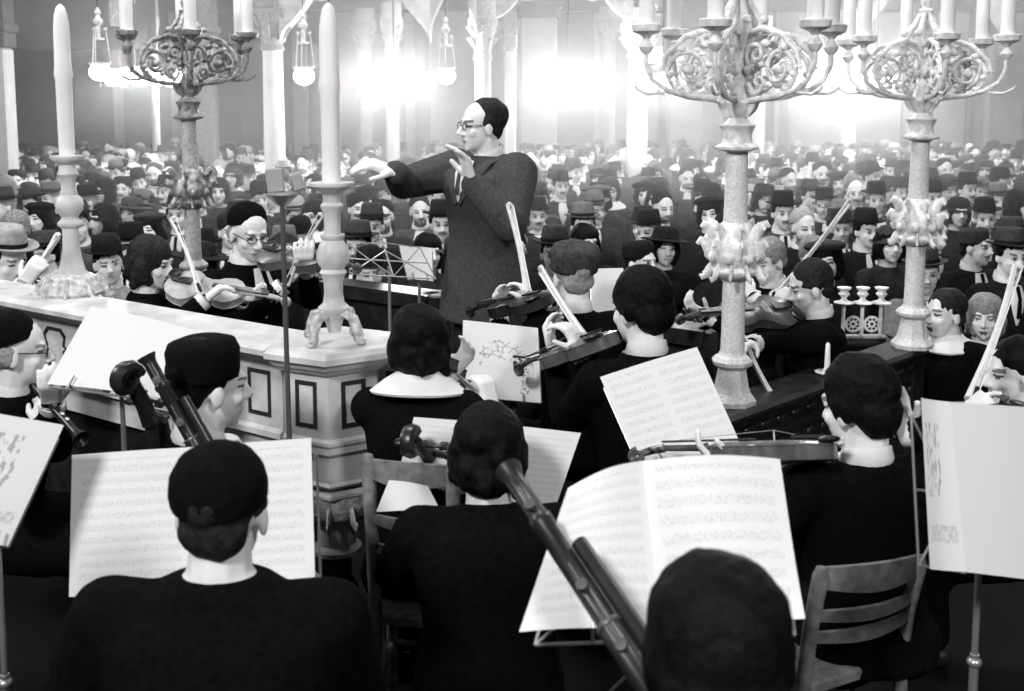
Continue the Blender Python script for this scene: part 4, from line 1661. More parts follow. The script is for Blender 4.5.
# stick b on the corner pier
D = 3.6
b = V((XW(331, D), D, PT + .004))
T = Thing('candlestick', b, 'tall pale candlestick on scrolled feet standing on the marble corner pier', 'candlestick')
for i in range(4):
    a = PI / 4 + i * PI / 2 + .25
    dd = V((math.cos(a), math.sin(a), 0))
    m = M()
    m.tube([b + dd * .118 + UP * .010, b + dd * .108 + UP * .022, b + dd * .10 + UP * .05, b + dd * .082 + UP * .085, b + dd * .05 + UP * .095, b + dd * .02 + UP * .08], [.010, .015, .017, .019, .017, .012], 10, True, .7)
    spiral(m, b + dd * .102 + UP * .022, dd, UP, .022, 1.2, 0, .008, -1, 16)
    m.ell(b + dd * .118 + UP * .008, .014, .014, .008)
    T.part('foot', m, MARBLE2)
T.part('stem', M().lathe([(.02, .03), (.03, .07), (.045, .095), (.052, .105), (.052, .115), (.036, .13), (.031, .16), (.032, .20), (.038, .22), (.046, .232), (.036, .245)], 20, b), MARBLE)
T.part('knop', M().lathe([(.034, .24), (.05, .262), (.055, .28), (.053, .30), (.044, .325), (.034, .34), (.04, .35), (.04, .358)], 20, b), MARBLE)
T.part('upper_stem', M().lathe([(.028, .35), (.027, .39), (.028, .43), (.036, .445), (.038, .455), (.029, .465), (.030, .49), (.038, .50), (.062, .512), (.074, .52), (.075, .53), (.036, .532)], 20, b), MARBLE)
candle(b + UP * .532, (183 - 6) * D / FPX, .0325, 'very tall white candle on the marble corner pier', tapered=True)

# branched candelabra
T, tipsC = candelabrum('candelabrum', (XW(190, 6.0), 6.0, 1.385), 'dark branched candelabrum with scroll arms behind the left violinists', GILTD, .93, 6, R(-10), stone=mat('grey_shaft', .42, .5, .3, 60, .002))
T, tipsD = candelabrum('candelabrum', (XW(737, 4.42), 4.42, 1.226), 'large ornate candelabrum in the middle of the wooden rail, before the standing crowd', GILT, 1.0, 6, R(5))
T, tipsE = candelabrum('candelabrum', (XW(920, 5.42), 5.42, 1.226), 'ornate candelabrum on the far right end of the wooden rail', GILT, 1.0, 6, R(24))
for tips, who in ((tipsC, 'the dark branched candelabrum at left'), (tipsD, 'the large middle candelabrum'), (tipsE, 'the right end candelabrum')):
    ordr = sorted(range(6), key=lambda i: pix(tips[i])[0])
    words_ = ['leftmost', 'second from left', 'third from left', 'third from right', 'second from right', 'rightmost']
    for k_, i in enumerate(ordr):
        candle(tips[i], .34, .031, 'white candle on %s, %s of six' % (who, words_[k_]), 'candles on ' + who)

# three-cup holder and candle stub
o = V((XW(868, 5.66), 5.66, 1.216))
T = Thing('candle_holder', o, 'small brass three-cup candle holder with two pierced rosettes on dark ledge', 'candle holder')
m = M()
m.box(o + UP * .008, .26, .06, .016, bev=.004)
T.part('base', m, GILTD)
for i in (-1, 0, 1):
    c = o + V((i * .098, 0, 0))
    m = M()
    m.tube([c + UP * .01, c + UP * .21], .010, 10)
    m.lathe([(.008, .175), (.05, .185), (.052, .19), (.02, .20), (.012, .215), (.030, .235), (.018, .25), (.034, .262), (.036, .27), (.02, .27)], 18, c)
    T.part('cup', m, GILT)
for i in (-.5, .5):
    c = o + V((i * .098 + .002, -.005, .075))
    m = M()
    m.tube([c + V((math.cos(a) * .038, 0, math.sin(a) * .038)) for a in [2 * PI * j / 24 for j in range(25)]], .007, 8)
    m.tube([c + V((math.cos(a) * .014, 0, math.sin(a) * .014)) for a in [2 * PI * j / 16 for j in range(17)]], .006, 8)
    for j in range(8):
        a = 2 * PI * j / 8
        m.tube([c + V((math.cos(a) * .014, 0, math.sin(a) * .014)), c + V((math.cos(a) * .036, 0, math.sin(a) * .036))], .0035, 6)
    T.part('rosette', m, GILT)
o = V((XW(833, 4.90), 4.88, 1.226))
T = Thing('candle_holder', o, 'small plate candle holder on the wooden rail behind the dark-haired violist', 'candle holder')
T.part('plate', M().lathe([(.035, 0), (.052, .006), (.056, .012), (.02, .014), (.016, .028), (.001, .028)], 20, o), GILT)
T = Thing('candle', o + UP * .028, 'short burnt candle stub in the small plate holder on the rail', 'candle')
T.part('wax', M().lathe([(.014, .0), (.012, .05), (.010, .11), (.004, .118)], 14, o + UP * .028), WAX)
# ------------------------------------------------------------------ conductor
X_ = lambda px, D: (px - 512) * D / FPX
T = person('conductor in charcoal jacket with both hands raised, facing left, wearing spectacles', 481, 127, 5.35, .73, (-.72, -.62), look=(-.92, -.40, -.06),
           pose='stand', hair='receding', hairm=HAIR2, coatm=SUITG, trousm=COATS[1], glasses=True, k=1.07, kh=1,
           hands=(P(471, 182, 5.05), P(395, 172, 5.15)), palms=(V((-.7, -.3, 0)), V((-.2, .3, -1))), fdirs=(V((-.25, -.2, 1)), V((-1, -.15, .35))),
           lapels=True, elbow=(V((.7, -.4, -1)), V((0, 1, -.3))), lean=-.02, voxel=.006, cvoxel=.011, curl=.25, wide=1.25, hk=1.25, sleeve=1.35)
# baton-less

# ------------------------------------------------------------------ music sheets, books and stands
SC1 = paper_mat('score_paper', 'score', .86, 10, 2, 1)
SC2 = paper_mat('score_paper_wide', 'score', .86, 9, 1, 4)
SC3 = paper_mat('part_paper', 'score', .88, 12, 1, 7)
DRAW = paper_mat('drawing_paper', 'drawing', .88, seed=0)
FIG = paper_mat('figure_paper', 'figures', .84, seed=2)
PLAIN = paper_mat('plain_paper', 'plain', .80)


def on_stand(name, label, corners, D, material, stand_label, floor=FL, **kw):
    lip = kw.pop('lip', True)
    o, c, n = sheet(name, label, corners, D, material, **kw)
    music_stand(stand_label, c[0], c[1], c[2], c[3], floor, 'music stands of the orchestra')
    return o, c


on_stand('sheet_music', 'large blank-looking music sheet tilted on a stand before the marble parapet, at left', [(91, 306), (197, 331), (160, 398), (47, 384)], [3.5, 3.45, 3.25, 3.3], PLAIN, 'stand holding the large tilted sheet before the marble parapet', bulge=.01)
on_stand('sheet_music', 'programme sheet printed with small figures at the lower left edge', [(-22, 410), (64, 425), (8, 546), (-50, 540)], [2.45, 2.5, 2.35, 2.3], FIG, 'stand holding the sheet with small figures at the left edge', bulge=.0)
T, cc = book('music_book', 'open white music book in front of the capped man with broad back', [(72, 455), (192, 447), (190, 588), (69, 597)], [(192, 447), (311, 438), (315, 577), (190, 588)], ([2.62, 2.66, 2.52, 2.48], [2.66, 2.62, 2.48, 2.52]), SC3, bulge=.006)
music_stand('stand holding the open book before the broad-backed capped man', cc[0][0], cc[1][1], cc[1][2], cc[0][3], FL, 'music stands of the orchestra', off=.065)
on_stand('sheet_music', 'white sheet with an inked branch drawing, right of the bob-haired woman', [(463, 320), (538, 328), (541, 403), (462, 396)], [4.25, 4.22, 4.12, 4.15], DRAW, 'stand holding the sheet with the branch drawing', bulge=.004)
sheet('sheet_music', 'plain page tucked behind the sheet with the branch drawing', [(446, 354), (480, 353), (480, 398), (449, 389)], [4.30, 4.30, 4.2, 4.2], PLAIN, bulge=.0)
on_stand('sheet_music', 'tilted double page of dense score in front of the dark-haired violinist', [(600, 377), (697, 347), (741, 445), (641, 470)], [3.25, 3.28, 3.12, 3.1], SC1, 'stand holding the tilted double page of score', bulge=.008)
T, cc = book('music_book', 'open music book partly hidden by the cellist\'s dark head', [(414, 417), (500, 424), (492, 500), (396, 480)], [(500, 424), (581, 433), (556, 506), (492, 500)], ([3.10, 3.12, 3.05, 3.03], [3.12, 3.10, 3.03, 3.05]), SC3, bulge=.008)
music_stand('stand holding the open book before the cellist', cc[0][0], cc[1][1], cc[1][2], cc[0][3], FL, 'music stands of the orchestra', off=.065)
sheet('sheet_music', 'small loose white page below the cello scroll', [(389, 480), (428, 486), (440, 510), (376, 512)], [2.95, 2.95, 2.9, 2.9], PLAIN, bulge=.01)
T, cc = book('music_book', 'huge open music book nearest the camera, right of centre', [(568, 488), (642, 461), (662, 632), (519, 632)], [(642, 461), (780, 459), (803, 622), (662, 632)], ([2.08, 2.12, 1.92, 1.90], [2.12, 2.10, 1.9, 1.92]), SC3, bulge=.03, curl=.03, mat2=SC2)
music_stand('stand holding the huge open music book', cc[0][0].lerp(cc[0][1], .1), cc[1][1], cc[1][2], cc[0][3].lerp(cc[0][2], .1), FL, 'music stands of the orchestra', off=.09)
T, cc = book('music_book', 'open white music book cut by the right picture edge', [(921, 398), (950, 402), (966, 572), (930, 569)], [(950, 402), (1060, 410), (1075, 585), (966, 572)], ([2.5, 2.42, 2.3, 2.38], [2.42, 2.5, 2.38, 2.3]), FIG, bulge=.01, mat2=PLAIN)
music_stand('stand holding the open book at the right picture edge', cc[0][0], cc[1][1], cc[1][2], cc[0][3], FL, 'music stands of the orchestra', off=.065)
on_stand('sheet_music', 'white page between the capped violinist and the dark-haired violinist', [(590, 269), (623, 268), (631, 306), (592, 326)], [5.05, 5.05, 4.95, 4.95], PLAIN, 'stand holding the page between the two right-centre violinists', bulge=.004)
on_stand('sheet_music', 'white page on the wire stand left of the conductor\'s jacket', [(399, 245), (432, 248), (433, 281), (408, 279)], [5.35, 5.35, 5.28, 5.28], PLAIN, 'stand under the page left of the conductor', bulge=.004)
# bare wire desk stand
q = [P(347, 240, 5.0), P(418, 244, 5.05), P(436, 279, 4.95), P(350, 274, 4.9)]
music_stand('bare wire music stand with crossed struts left of the conductor', q[0], q[1], q[2], q[3], FL, 'music stands of the orchestra', off=.0, lip=False)
# tall pole with lamp cup
D = 3.15
b = V((X_(285, D), D, FL))
T = Thing('lamp_stand', b, 'tall thin pole stand with small shaded lamp cup left of the marble corner pier', 'stand')
zt = P(285, 196, D).z
T.part('pole', M().tube([b, V((b.x - .012, b.y, zt))], [.009, .007], 10), mat('dull_metal', .12, .5, metal=.5))
T.part('cup', M().lathe([(.008, -.03), (.02, -.022), (.045, 0), (.048, .006), (.03, .012), (.001, .012)], 18, V((b.x - .012, b.y, zt))), STEEL)
m = M()
c = V((b.x - .03, b.y, zt + .045))
m.box(c, .05, .012, .07, (V((1, .1, .1)).normalized(), V((-.1, 1, 0)).normalized(), V((-.1, 0, 1)).normalized()), .004)
T.part('clip_plate', m, mat('plate_grey', .35, .5))
m = M()
c = V((b.x + .035, b.y, zt + .04))
m.box(c, .035, .012, .05, (V((1, -.2, .3)).normalized(), V((.2, 1, 0)).normalized(), V((-.3, 0, 1)).normalized()), .004)
T.part('side_plate', m, mat('plate_grey', .35, .5))
T.part('base', M().lathe([(.14, 0), (.14, .012), (.03, .03), (.012, .06)], 20, b), BLACKM)

# ------------------------------------------------------------------ foreground players
# capped man at the left edge
T1 = person('elderly man with black skullcap and spectacles at left edge, seen in profile', 17, 352, 3.75, FL, (.98, .0), look=(.9, .38, -.12), hair='fringe', hairm=GREYHAIR, hat='kippa',
            glasses=True, hands=(P(52, 402, 3.55), P(40, 425, 3.6)), palms=(V((0, 0, 1)), V((0, 1, 0))), voxel=.007, k=1.05)
clarinet(P(33, 385, 3.62), P(82, 440, 3.4), 'black clarinet played by the capped man at the left edge')
# capped man with ear and cheek
T2 = person('man in tall black cap seen from behind, head turned right, left of the marble pier', 210, 388, 3.02, FL, (.55, .8), look=(.80, .58, -.10), hair='short', hairm=HAIR, hat='cap', hands=(P(255, 470, 3.25), P(240, 500, 3.2)), voxel=.007, k=1.08)
# broad backed man
T3 = person('broad-backed man in black cap nearest the camera at left, seen from behind', 223, 515, 2.06, FL, (.02, 1), look=(.0, 1, -.12), hair='short', hairm=HAIR2, hat='kippa', wide=1.25, k=1.04, hatk=1.03, collar='none', nk=.10,
            hands=(P(160, 640, 2.3), P(300, 640, 2.35)), voxel=.007)
# cellist
T4 = person('dark-haired cellist seen from behind in the centre foreground', 489, 452, 2.85, FL, (-.05, 1), look=(.12, 1, -.2), hair='bob', hairm=HAIR, hands=(P(432, 488, 3.06), P(560, 560, 3.05)), lean=.16, voxel=.007, wide=1.1,
            palms=(V((.3, .8, 0)), V((0, 0, -1))), collar='none', k=1.0, elbow=(V((-.5, .1, -1)), None), cuffs=False)
# nearest head
T5 = person('dark-haired head and shoulders nearest the camera at bottom right of centre', 716, 668, 1.42, FL, (.0, 1), look=(.02, 1, -.2), hair='full', hairm=HAIR, voxel=.008, k=1.1, collar='none', nk=.12)
# bob-haired woman
T6 = person('woman with thick bobbed dark hair and wide white collar, seen from behind', 419, 342, 3.38, FL, (.12, 1), look=(-.1, 1, -.08), hair='bob', hairm=HAIR, collar='wide', hands=(P(452, 372, 3.62), P(492, 408, 3.35)),
            palms=(V((0, -.5, 1)), V((0, 0, -1))), voxel=.007, k=.92, wide=.98, elbow=(None, V((.3, -.3, -1))))
bowed('violin', P(425, 362, 3.47), P(466, 392, 3.92), (0, -.2, 1), .30, 'violin held by the bob-haired woman', 'violin', VARN)
bow(P(487, 402, 3.40), P(428, 352, 3.92), (0, 0, 1), 'bow held by the bob-haired woman')
# dark-haired violinist
T7 = person('dark-haired young violinist with white collar, head turned left, right of centre', 640, 310, 3.68, FL, (-.35, .95), look=(-.62, .75, -.15), hair='full', hairm=HAIR, hands=(P(553, 352, 3.95), P(582, 352, 3.75)),
            palms=(V((.4, .3, .8)), V((0, 0, -1))), voxel=.007, k=1.07, elbow=(V((0, -.2, -1)), V((.6, -.2, -.6))))
bowed('violin', P(612, 345, 3.63), P(528, 372, 4.0), (.1, -.35, 1), .356, 'violin held by the dark-haired young violinist right of centre', 'violin', VARN)
bow(P(590, 348, 3.72), P(541, 272, 4.15), (0, -.3, 1), 'white bow crossing the back of the fair capped violinist', thick=2.0)
# capped grey violinist
T8 = person('grey-haired violinist in grey cap, seen from behind, right of the conductor', 573, 277, 4.55, FL, (-.3, .95), look=(-.30, .95, -.02), hair='short', hairm=GREYHAIR, hat='cap', hatm=CAPG, hands=(P(499, 316, 4.75), P(533, 305, 4.55)),
            palms=(V((.3, .3, .8)), V((0, -.3, -1))), voxel=.007, k=1.03, hatk=1.07, elbow=(V((-.2, -.2, -1)), V((.5, -.3, -.6))))
bowed('violin', P(548, 305, 4.42), P(470, 316, 4.85), (.0, -.35, 1), .356, 'dark glossy violin held by the grey-capped violinist beside the conductor', 'violin', VARND)
bow(P(532, 303, 4.52), P(512, 206, 4.85), (-.4, -.3, 0), 'upright white bow just right of the conductor\'s jacket', thick=2.2)
# violist at right of the middle candelabrum
T9 = person('dark-haired violist in profile facing left, brightly lit, right of the middle candelabrum', 810, 288, 5.15, FL, (-.95, .15), look=(-.97, .05, -.28), hair='short', hairm=HAIR2, hands=(P(708, 316, 4.95), P(752, 344, 4.80)),
            palms=(V((0, .3, .8)), V((0, 0, -1))), voxel=.007, k=1.05, collar='shirt', elbow=(V((0, .2, -1)), V((.2, -.8, -.8))))
bowed('viola', P(792, 316, 5.10), P(690, 322, 4.88), (.0, -.5, .9), .40, 'viola held by the brightly lit violist behind the middle candelabrum', 'viola', VARN)
bow(P(740, 338, 4.78), P(777, 410, 4.55), (1, 0, 0), 'bow hanging from the violist\'s hand before the wooden rail', thick=2.0)
# player behind him
T9b = person('light-haired violinist with bright face behind the violist', 768, 262, 5.75, FL, (-.85, -.35), look=(-.8, -.5, -.3), hair='short', hairm=HAIR3, hands=(P(752, 296, 5.45), P(778, 296, 5.4)), voxel=.008)
bow(P(778, 296, 5.4), P(851, 203, 5.6), (0, 0, 1), 'long bow pointing up right above the violist\'s head', thick=1.6)
# right man with violin
T10 = person('dark-haired man with white collar on the ladder-back chair at right, seen from behind', 858, 408, 3.02, FL, (-.25, .97), look=(-.55, .8, -.22), hair='full', hairm=HAIR, hands=(P(742, 462, 2.95), P(903, 432, 3.02)),
             palms=(V((.3, .3, .8)), V((-.6, -.8, 0))), fdirs=(V((-1, .2, .1)), V((-.2, .3, 1))), voxel=.007, k=1.08, elbow=(V((-.2, -.2, -1)), V((1, -.4, -.8))))
bowed('violin', P(838, 458, 2.90), P(664, 462, 3.0), (.0, .35, 1), .356, 'violin held out to the left by the man on the ladder-back chair', 'violin', VARN)
bow(P(903, 416, 3.0), P(775, 470, 2.98), (0, 0, 1), 'bow of the man on the ladder-back chair')
# far right edge player
T13 = person('dark-haired young player cut by the right picture edge', 1014, 374, 3.75, FL, (-.85, .1), look=(-.97, -.05, -.12), hair='short', hairm=HAIR, hands=(P(955, 440, 3.25), P(978, 404, 3.40)), voxel=.008, collar='none')
bow(P(975, 402, 3.38), P(1022, 268, 3.75), (-1, 0, 0), 'thick pale bow slanting up at the right picture edge', thick=2.4)
bowed('violin', P(1004, 412, 3.62), P(930, 440, 3.15), (0, -.3, 1), .356, 'violin at the right edge behind the open book', 'violin', VARN)

# left rear violinists
T14 = person('bald violinist in black skullcap and round spectacles behind the parapet', 249, 234, 5.3, FL, (.75, -.60), look=(.60, -.72, -.28), hair='fringe', hairm=GREYHAIR, hat='kippa', glasses=True, hands=(P(306, 268, 5.05), P(283, 286, 5.0)),
             palms=(V((0, 0, 1)), V((0, 0, -1))), voxel=.007, k=1.1, wide=1.1, hk=1.1)
bowed('violin', P(262, 258, 5.15), P(318, 266, 5.0), (0, -.4, 1), .356, 'violin of the bald skullcapped violinist', 'violin', VARN)
bow(P(284, 284, 4.95), P(318, 214, 5.0), (1, 0, 0), 'blurred bow beside the tall candle on the corner pier', thick=1.6)
T15 = person('woman with short curly dark hair playing violin in profile, behind the parapet', 152, 264, 4.95, FL, (.98, .12), look=(.97, -.2, -.22), hair='bob', hairm=HAIR2, hands=(P(243, 300, 4.85), P(205, 300, 4.65)),
             palms=(V((0, 0, 1)), V((0, 0, -1))), voxel=.007, k=.98, collar='none', elbow=(V((0, .2, -1)), V((-.2, -.8, -.6))))
bowed('violin', P(168, 288, 4.85), P(252, 300, 4.8), (.1, -.55, 1), .356, 'pale violin played by the curly-haired woman', 'violin', mat('pale_varnish', .42, .3, .2, 20, spec=.5))
bow(P(203, 292, 4.65), P(176, 218, 4.95), (-1, 0, 0), 'thin bow above the curly-haired woman\'s violin', thick=1.5)
T16 = person('violinist in pale hat at the left picture edge behind the parapet', 8, 262, 5.3, FL, (.98, .0), look=(.8, -.5, -.2), hair='short', hairm=HAIR2, hat='fedora', hatm=HATS[3], coatm=COATS[3], hands=(P(28, 292, 5.05), P(24, 284, 4.9)), voxel=.008, k=1.05)
bow(P(24, 288, 4.9), P(60, 236, 5.1), (-1, 0, 0), 'bow slanting up beside the left tall candlestick', thick=2.0)

# choir children right of the rail
T11 = person('dark-haired choirboy in scalloped white collar singing beside the right candelabrum', 944, 315, 5.62, HF, (-.85, -.55), look=(-.92, -.36, .02), pose='stand', hair='short', hairm=HAIR2, collar='lace', mouth_open=True, voxel=.007, k=1.08)
T12 = person('fair-haired choir child with white tie right of the choirboy', 985, 318, 5.75, HF, (-.4, -.9), look=(-.45, -.88, -.05), pose='stand', hair='bob', hairm=HAIR3, collar='shirt', tie=False, mouth_open=True, voxel=.007, k=.98)

# instruments of the foreground
def cello_at(scr, low, L):
    d = (low - scr).normalized()
    return scr + d * (L * 1.56), scr


bowed('cello', *cello_at(P(106, 385, 2.86), P(180, 700, 3.1), .70), (.55, .8, .2), .70, 'cello whose scroll rises before the tilted sheet at left', 'cello', VARND, endpin=.12, ribs=.05)
bowed('cello', *cello_at(P(404, 458, 2.92), V((.0, 3.5, .7)), .66), (.3, .95, .2), .66, 'cello with its scroll beside the dark-haired cellist\'s head', 'cello', VARND, endpin=.12, ribs=.05)
bassoon(P(212, 475, 2.75), P(146, 356, 2.80), 'bassoon with flared bell slanting up left of the tall capped man', r=.019)
bassoon(P(668, 715, 1.62), P(508, 470, 2.1), 'dark bassoon with keys slanting down across the huge music book', r=.021)

# chairs
ladder_chair('wooden ladder-back chair at lower right', P(821, 568, 2.62), P(920, 556, 2.78), FL, (-.25, .97))
ladder_chair('wooden chair behind the bob-haired woman, partly hidden by the cello scroll', P(368, 455, 3.02), P(452, 462, 2.98), FL, (.1, 1))
# ------------------------------------------------------------------ the audience
def crowd_variant(i, look, hairk, hatk, tilt=0.0, moustache=False, beard=False, fem=False, k=1.0):
    """one kind of listener built at the world origin, seated, facing -Y; parts come back as meshes"""
    class Box:
        pass
    T = Box()
    T.org = V((0, 0, 0))
    T.parts = []

    def part(name, m, material, parent=None, smooth=True, label=None, angle=60):
        me = m.mesh(name, T.org, smooth, angle) if isinstance(m, M) else m
        if not len(me.materials):
            me.materials.append(material)
        T.parts.append((name, me, parent))
        return name
    T.part = part
    head = V((0, 0, 1.25))
    body, arms = build_person(T, head, 0.0, V((0, -1, 0)), V(look), pose='sit', hair=hairk, hat=hatk, tilt=tilt, moustache=moustache, beard=beard, k=k,
                              voxel=.0105, deci=.42, cvoxel=.024, collar='shirt' if not fem else ('wide' if i % 2 else 'none'), fat=1.1, hairm=[HAIR, HAIR2, GREYHAIR, HAIR3][i % 4] if not fem else [HAIR, HAIR2][i % 2], wide=1.0 if not fem else .94, cuffs=False,
                              legs=True)
    T.body = body
    return T


SPEC = [((0, -1, -.05), 'short', 'fedora', 0, 1, 0, 0), ((.35, -1, -.08), 'short', 'bowler', .08, 0, 0, 0), ((-.35, -1, 0), 'bob', 'cloche', -.08, 0, 0, 1),
        ((.1, -1, -.12), 'fringe', 'kippa', .05, 0, 1, 0), ((-.2, -1, -.05), 'bob', 'beret', .1, 0, 0, 1), ((.5, -1, 0), 'short', 'cap', -.05, 1, 0, 0),
        ((-.5, -1, -.08), 'short', 'fedora', .05, 0, 0, 0), ((0, -1, 0), 'full', None, 0, 0, 0, 0), ((.15, -1, -.05), 'bob', 'widebrim', -.1, 0, 0, 1),
        ((-.1, -1, -.1), 'bob', 'scarf', .06, 0, 0, 1), ((.3, -1, -.05), 'bob', None, 0, 0, 0, 1), ((-.3, -1, -.15), 'fringe', None, 0, 1, 0, 0)]
NAMEOF = ['moustached man in felt hat', 'man in bowler hat', 'woman in cloche hat', 'bearded man in skullcap', 'woman in beret', 'man in tall round cap',
          'clean-shaven man in felt hat', 'thick-haired bareheaded man', 'woman in wide-brimmed hat', 'woman in headscarf', 'bareheaded bob-haired woman', 'hatless balding moustached man']
VARS = [crowd_variant(i, s[0], s[1], s[2], s[3], bool(s[4]), bool(s[5]), bool(s[6])) for i, s in enumerate(SPEC)]
LM = [(65, 'far-left tall candlestick'), (190, 'dark left candelabrum'), (331, 'tall corner candle'), (480, 'conductor'), (637, 'thick pale column'), (733, 'middle candelabrum'), (922, 'right candelabrum')]
ORD = ['front', 'second', 'third', 'fourth', 'fifth', 'sixth', 'seventh', 'eighth', 'ninth', 'tenth', 'eleventh', 'twelfth', 'thirteenth', 'fourteenth', 'fifteenth', 'sixteenth', 'seventeenth', 'eighteenth', 'nineteenth', 'twentieth', 'twenty-first', 'twenty-second', 'twenty-third', 'twenty-fourth']
NTH = ['first', 'second', 'third', 'fourth', 'fifth', 'sixth', 'seventh', 'eighth', 'ninth', 'tenth', 'eleventh', 'twelfth']
TONE = ['black', 'dark', 'grey', 'pale']

seats = []       # (row, x, y)
D = 6.8
row = 0
while D < 20.6:
    half = 540 * D / FPX
    n = int(2 * half / .525)
    for i in range(n):
        x = -half + (i + .5 + .5 * (row % 2)) * (2 * half / n) + rnd.uniform(-.05, .05)
        y = D + rnd.uniform(-.10, .10)
        seats.append((row, x, y))
    D += .72
    row += 1
obst = [(-3.15, 14.6, .3), (-.39, 14.8, .55), (-1.9, 17.6, .3), (-2.79, 21, .3), (2.05, 18, .35), (2.0, 23, .3), (4.3, 19.5, .35), (6.24, 20.5, .35), (-5.65, 17.5, .2), (.54, 23, .6), (3.75, 24, .6), (-4.6, 16.5, .45), (-6.7, 14.5, .4), (.0, 16.5, .3)]
seats = [s for s in seats if all((s[1] - a) ** 2 + (s[2] - b) ** 2 > (c + .25) ** 2 for a, b, c in obst)]
seats = [s for s in seats if not (s[2] < 8.2 and s[0] == 0 and False)]
indiv, rest = seats[:296], seats[296:]
from collections import defaultdict
byrow = defaultdict(list)
for s in seats:
    byrow[s[0]].append(s)


def where(s):
    px = 512 + s[1] * FPX / s[2]
    rowm = sorted(byrow[s[0]], key=lambda q: q[1])
    name, lx = None, None
    best = None
    for X0, nm in LM:
        d_ = abs(px - X0)
        if best is None or d_ < best[0]:
            best = (d_, X0, nm)
    X0, nm = best[1], best[2]
    side = 1 if px > X0 else -1
    k_ = 0
    for q in rowm:
        qp = 512 + q[1] * FPX / q[2]
        if side > 0 and X0 < qp <= px:
            k_ += 1
        if side < 0 and px <= qp <= X0:
            k_ += 1
    return '%s row, %s %s of the %s' % (ORD[s[0]], NTH[k_ - 1], 'right' if side > 0 else 'left', nm)


def place(s, vi, ct, ht, ind=True):
    T = VARS[vi]
    yaw = rnd.uniform(-.28, .28) + math.atan2(-s[1], s[2]) * -.5
    k_ = rnd.uniform(1.03, 1.10)
    root = bpy.data.objects.new('person', T.body)
    COL.objects.link(root)
    root.location = (s[1], s[2], HF)
    root.rotation_euler = (0, 0, yaw)
    root.scale = (k_, k_, k_ * rnd.uniform(.97, 1.04))
    w_ = 'the' if False else ''
    tag(root, '%s, %s coat, %s' % (NAMEOF[vi], TONE[ct], where(s)), 'person', 'audience seated in the hall, %s row' % ORD[s[0]])
    par = {}
    for nm, me, pr in T.parts:
        if s[2] > 9.5 and nm in ('shoe', 'trousers', 'necktie'):
            if nm != 'trousers':
                continue
        o = bpy.data.objects.new(nm, me)
        COL.objects.link(o)
        o.parent = par.get(pr, root)
        par[nm] = o
        if nm in ('jacket', 'trousers'):
            if nm == 'jacket':
                pass
            o.material_slots[0].link = 'OBJECT'
            o.material_slots[0].material = COATS[ct]
        elif nm in ('fedora', 'bowler', 'cloche', 'beret', 'round_cap', 'hat', 'headscarf', 'skullcap'):
            o.material_slots[0].link = 'OBJECT'
            o.material_slots[0].material = HATS[ht]
    return root


def choose():
    vi = rnd.choices(range(12), [14, 10, 12, 8, 9, 8, 13, 4, 8, 5, 5, 4])[0]
    ct = rnd.choices(range(4), [62, 28, 8, 2])[0]
    ht = rnd.choices(range(4), [56, 26, 12, 6])[0]
    if vi == 9:
        ht = max(ht, 2)
    return vi, ct, ht


for s in indiv:
    place(s, *choose())

# everyone farther back: one mass
big = {'v': [], 'f': [], 'm': [], 'n': 0}
mats = []


def matidx(m):
    if m not in mats:
        mats.append(m)
    return mats.index(m)


cache = {}


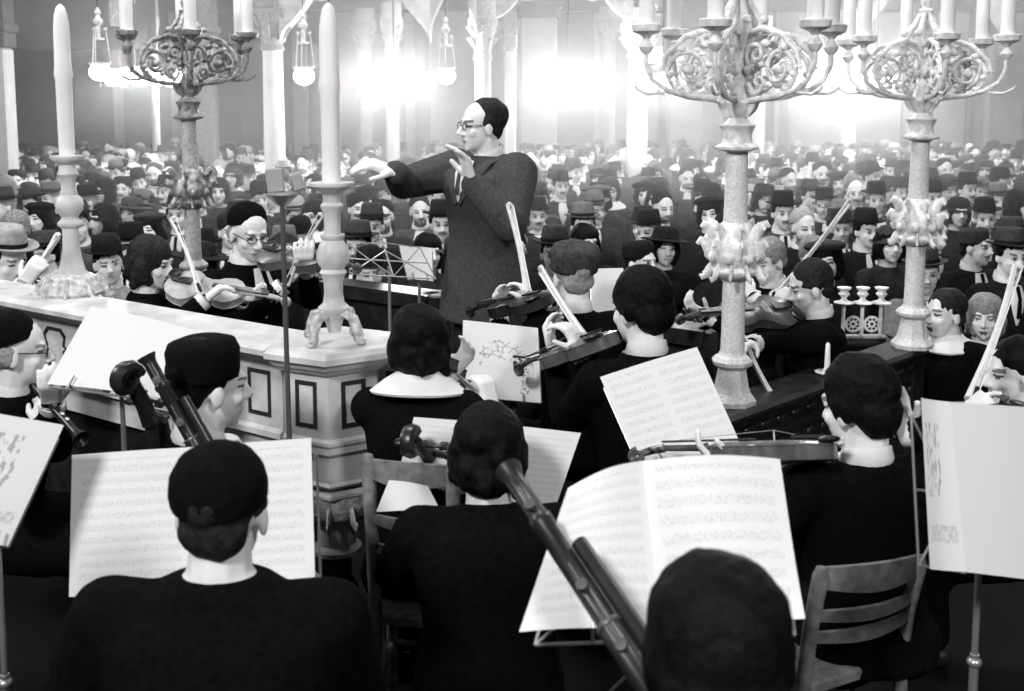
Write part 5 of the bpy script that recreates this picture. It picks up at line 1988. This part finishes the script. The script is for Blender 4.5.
def arrays(me):
    if me.name not in cache:
        # far people need less detail
        o = bpy.data.objects.new('t', me)
        COL.objects.link(o)
        if len(me.polygons) > 900:
            k_ = o.modifiers.new('d', 'DECIMATE')
            k_.ratio = .45
        dg = bpy.context.evaluated_depsgraph_get()
        dg.update()
        e = bpy.data.meshes.new_from_object(o.evaluated_get(dg))
        bpy.data.objects.remove(o)
        e.calc_loop_triangles()
        nv = len(e.vertices)
        co = np.empty(nv * 3, dtype=np.float32)
        e.vertices.foreach_get('co', co)
        tr = np.empty(len(e.loop_triangles) * 3, dtype=np.int32)
        e.loop_triangles.foreach_get('vertices', tr)
        mi = np.empty(len(e.loop_triangles), dtype=np.int32)
        e.loop_triangles.foreach_get('material_index', mi)
        cache[me.name] = (co.reshape(-1, 3), tr.reshape(-1, 3), mi, [m for m in me.materials])
    return cache[me.name]


for s in rest:
    vi, ct, ht = choose()
    T = VARS[vi]
    yaw = rnd.uniform(-.28, .28) + math.atan2(s[1], s[2]) * .5
    k_ = rnd.uniform(1.03, 1.10)
    c_, s_ = math.cos(yaw), math.sin(yaw)
    Rm = np.array([[c_, -s_, 0], [s_, c_, 0], [0, 0, 1]], dtype=np.float32)
    for nm, me in [('body', T.body)] + [(a, b) for a, b, _ in T.parts]:
        if nm in ('trousers', 'shoe', 'necktie'):
            continue
        co, tr, mi, ms = arrays(me)
        if nm == 'jacket':
            ms = [COATS[ct]]
        elif nm in ('fedora', 'bowler', 'cloche', 'beret', 'round_cap', 'hat', 'headscarf', 'skullcap'):
            ms = [HATS[ht]]
        big['v'].append((co * k_) @ Rm.T + np.array([s[1], s[2], HF], dtype=np.float32))
        big['f'].append(tr + big['n'])
        lut = np.array([matidx(m) for m in ms], dtype=np.int32)
        big['m'].append(lut[np.minimum(mi, len(lut) - 1)])
        big['n'] += len(co)
if rest:
    vv = np.concatenate(big['v'])
    ff = np.concatenate(big['f'])
    mm = np.concatenate(big['m'])
    me = bpy.data.meshes.new('crowd')
    me.vertices.add(len(vv))
    me.vertices.foreach_set('co', vv.ravel())
    me.loops.add(len(ff) * 3)
    me.loops.foreach_set('vertex_index', ff.ravel())
    me.polygons.add(len(ff))
    me.polygons.foreach_set('loop_start', np.arange(0, len(ff) * 3, 3, dtype=np.int32))
    me.polygons.foreach_set('loop_total', np.full(len(ff), 3, dtype=np.int32))
    for m_ in mats:
        me.materials.append(m_)
    me.polygons.foreach_set('material_index', mm)
    me.update(calc_edges=True)
    me.validate()
    me.shade_smooth()
    o = link('crowd', me)
    tag(o, 'the mass of hatted listeners filling the back of the hall', 'crowd', kind='stuff')
print('AUDIENCE', len(indiv), len(rest), 'rows', row)
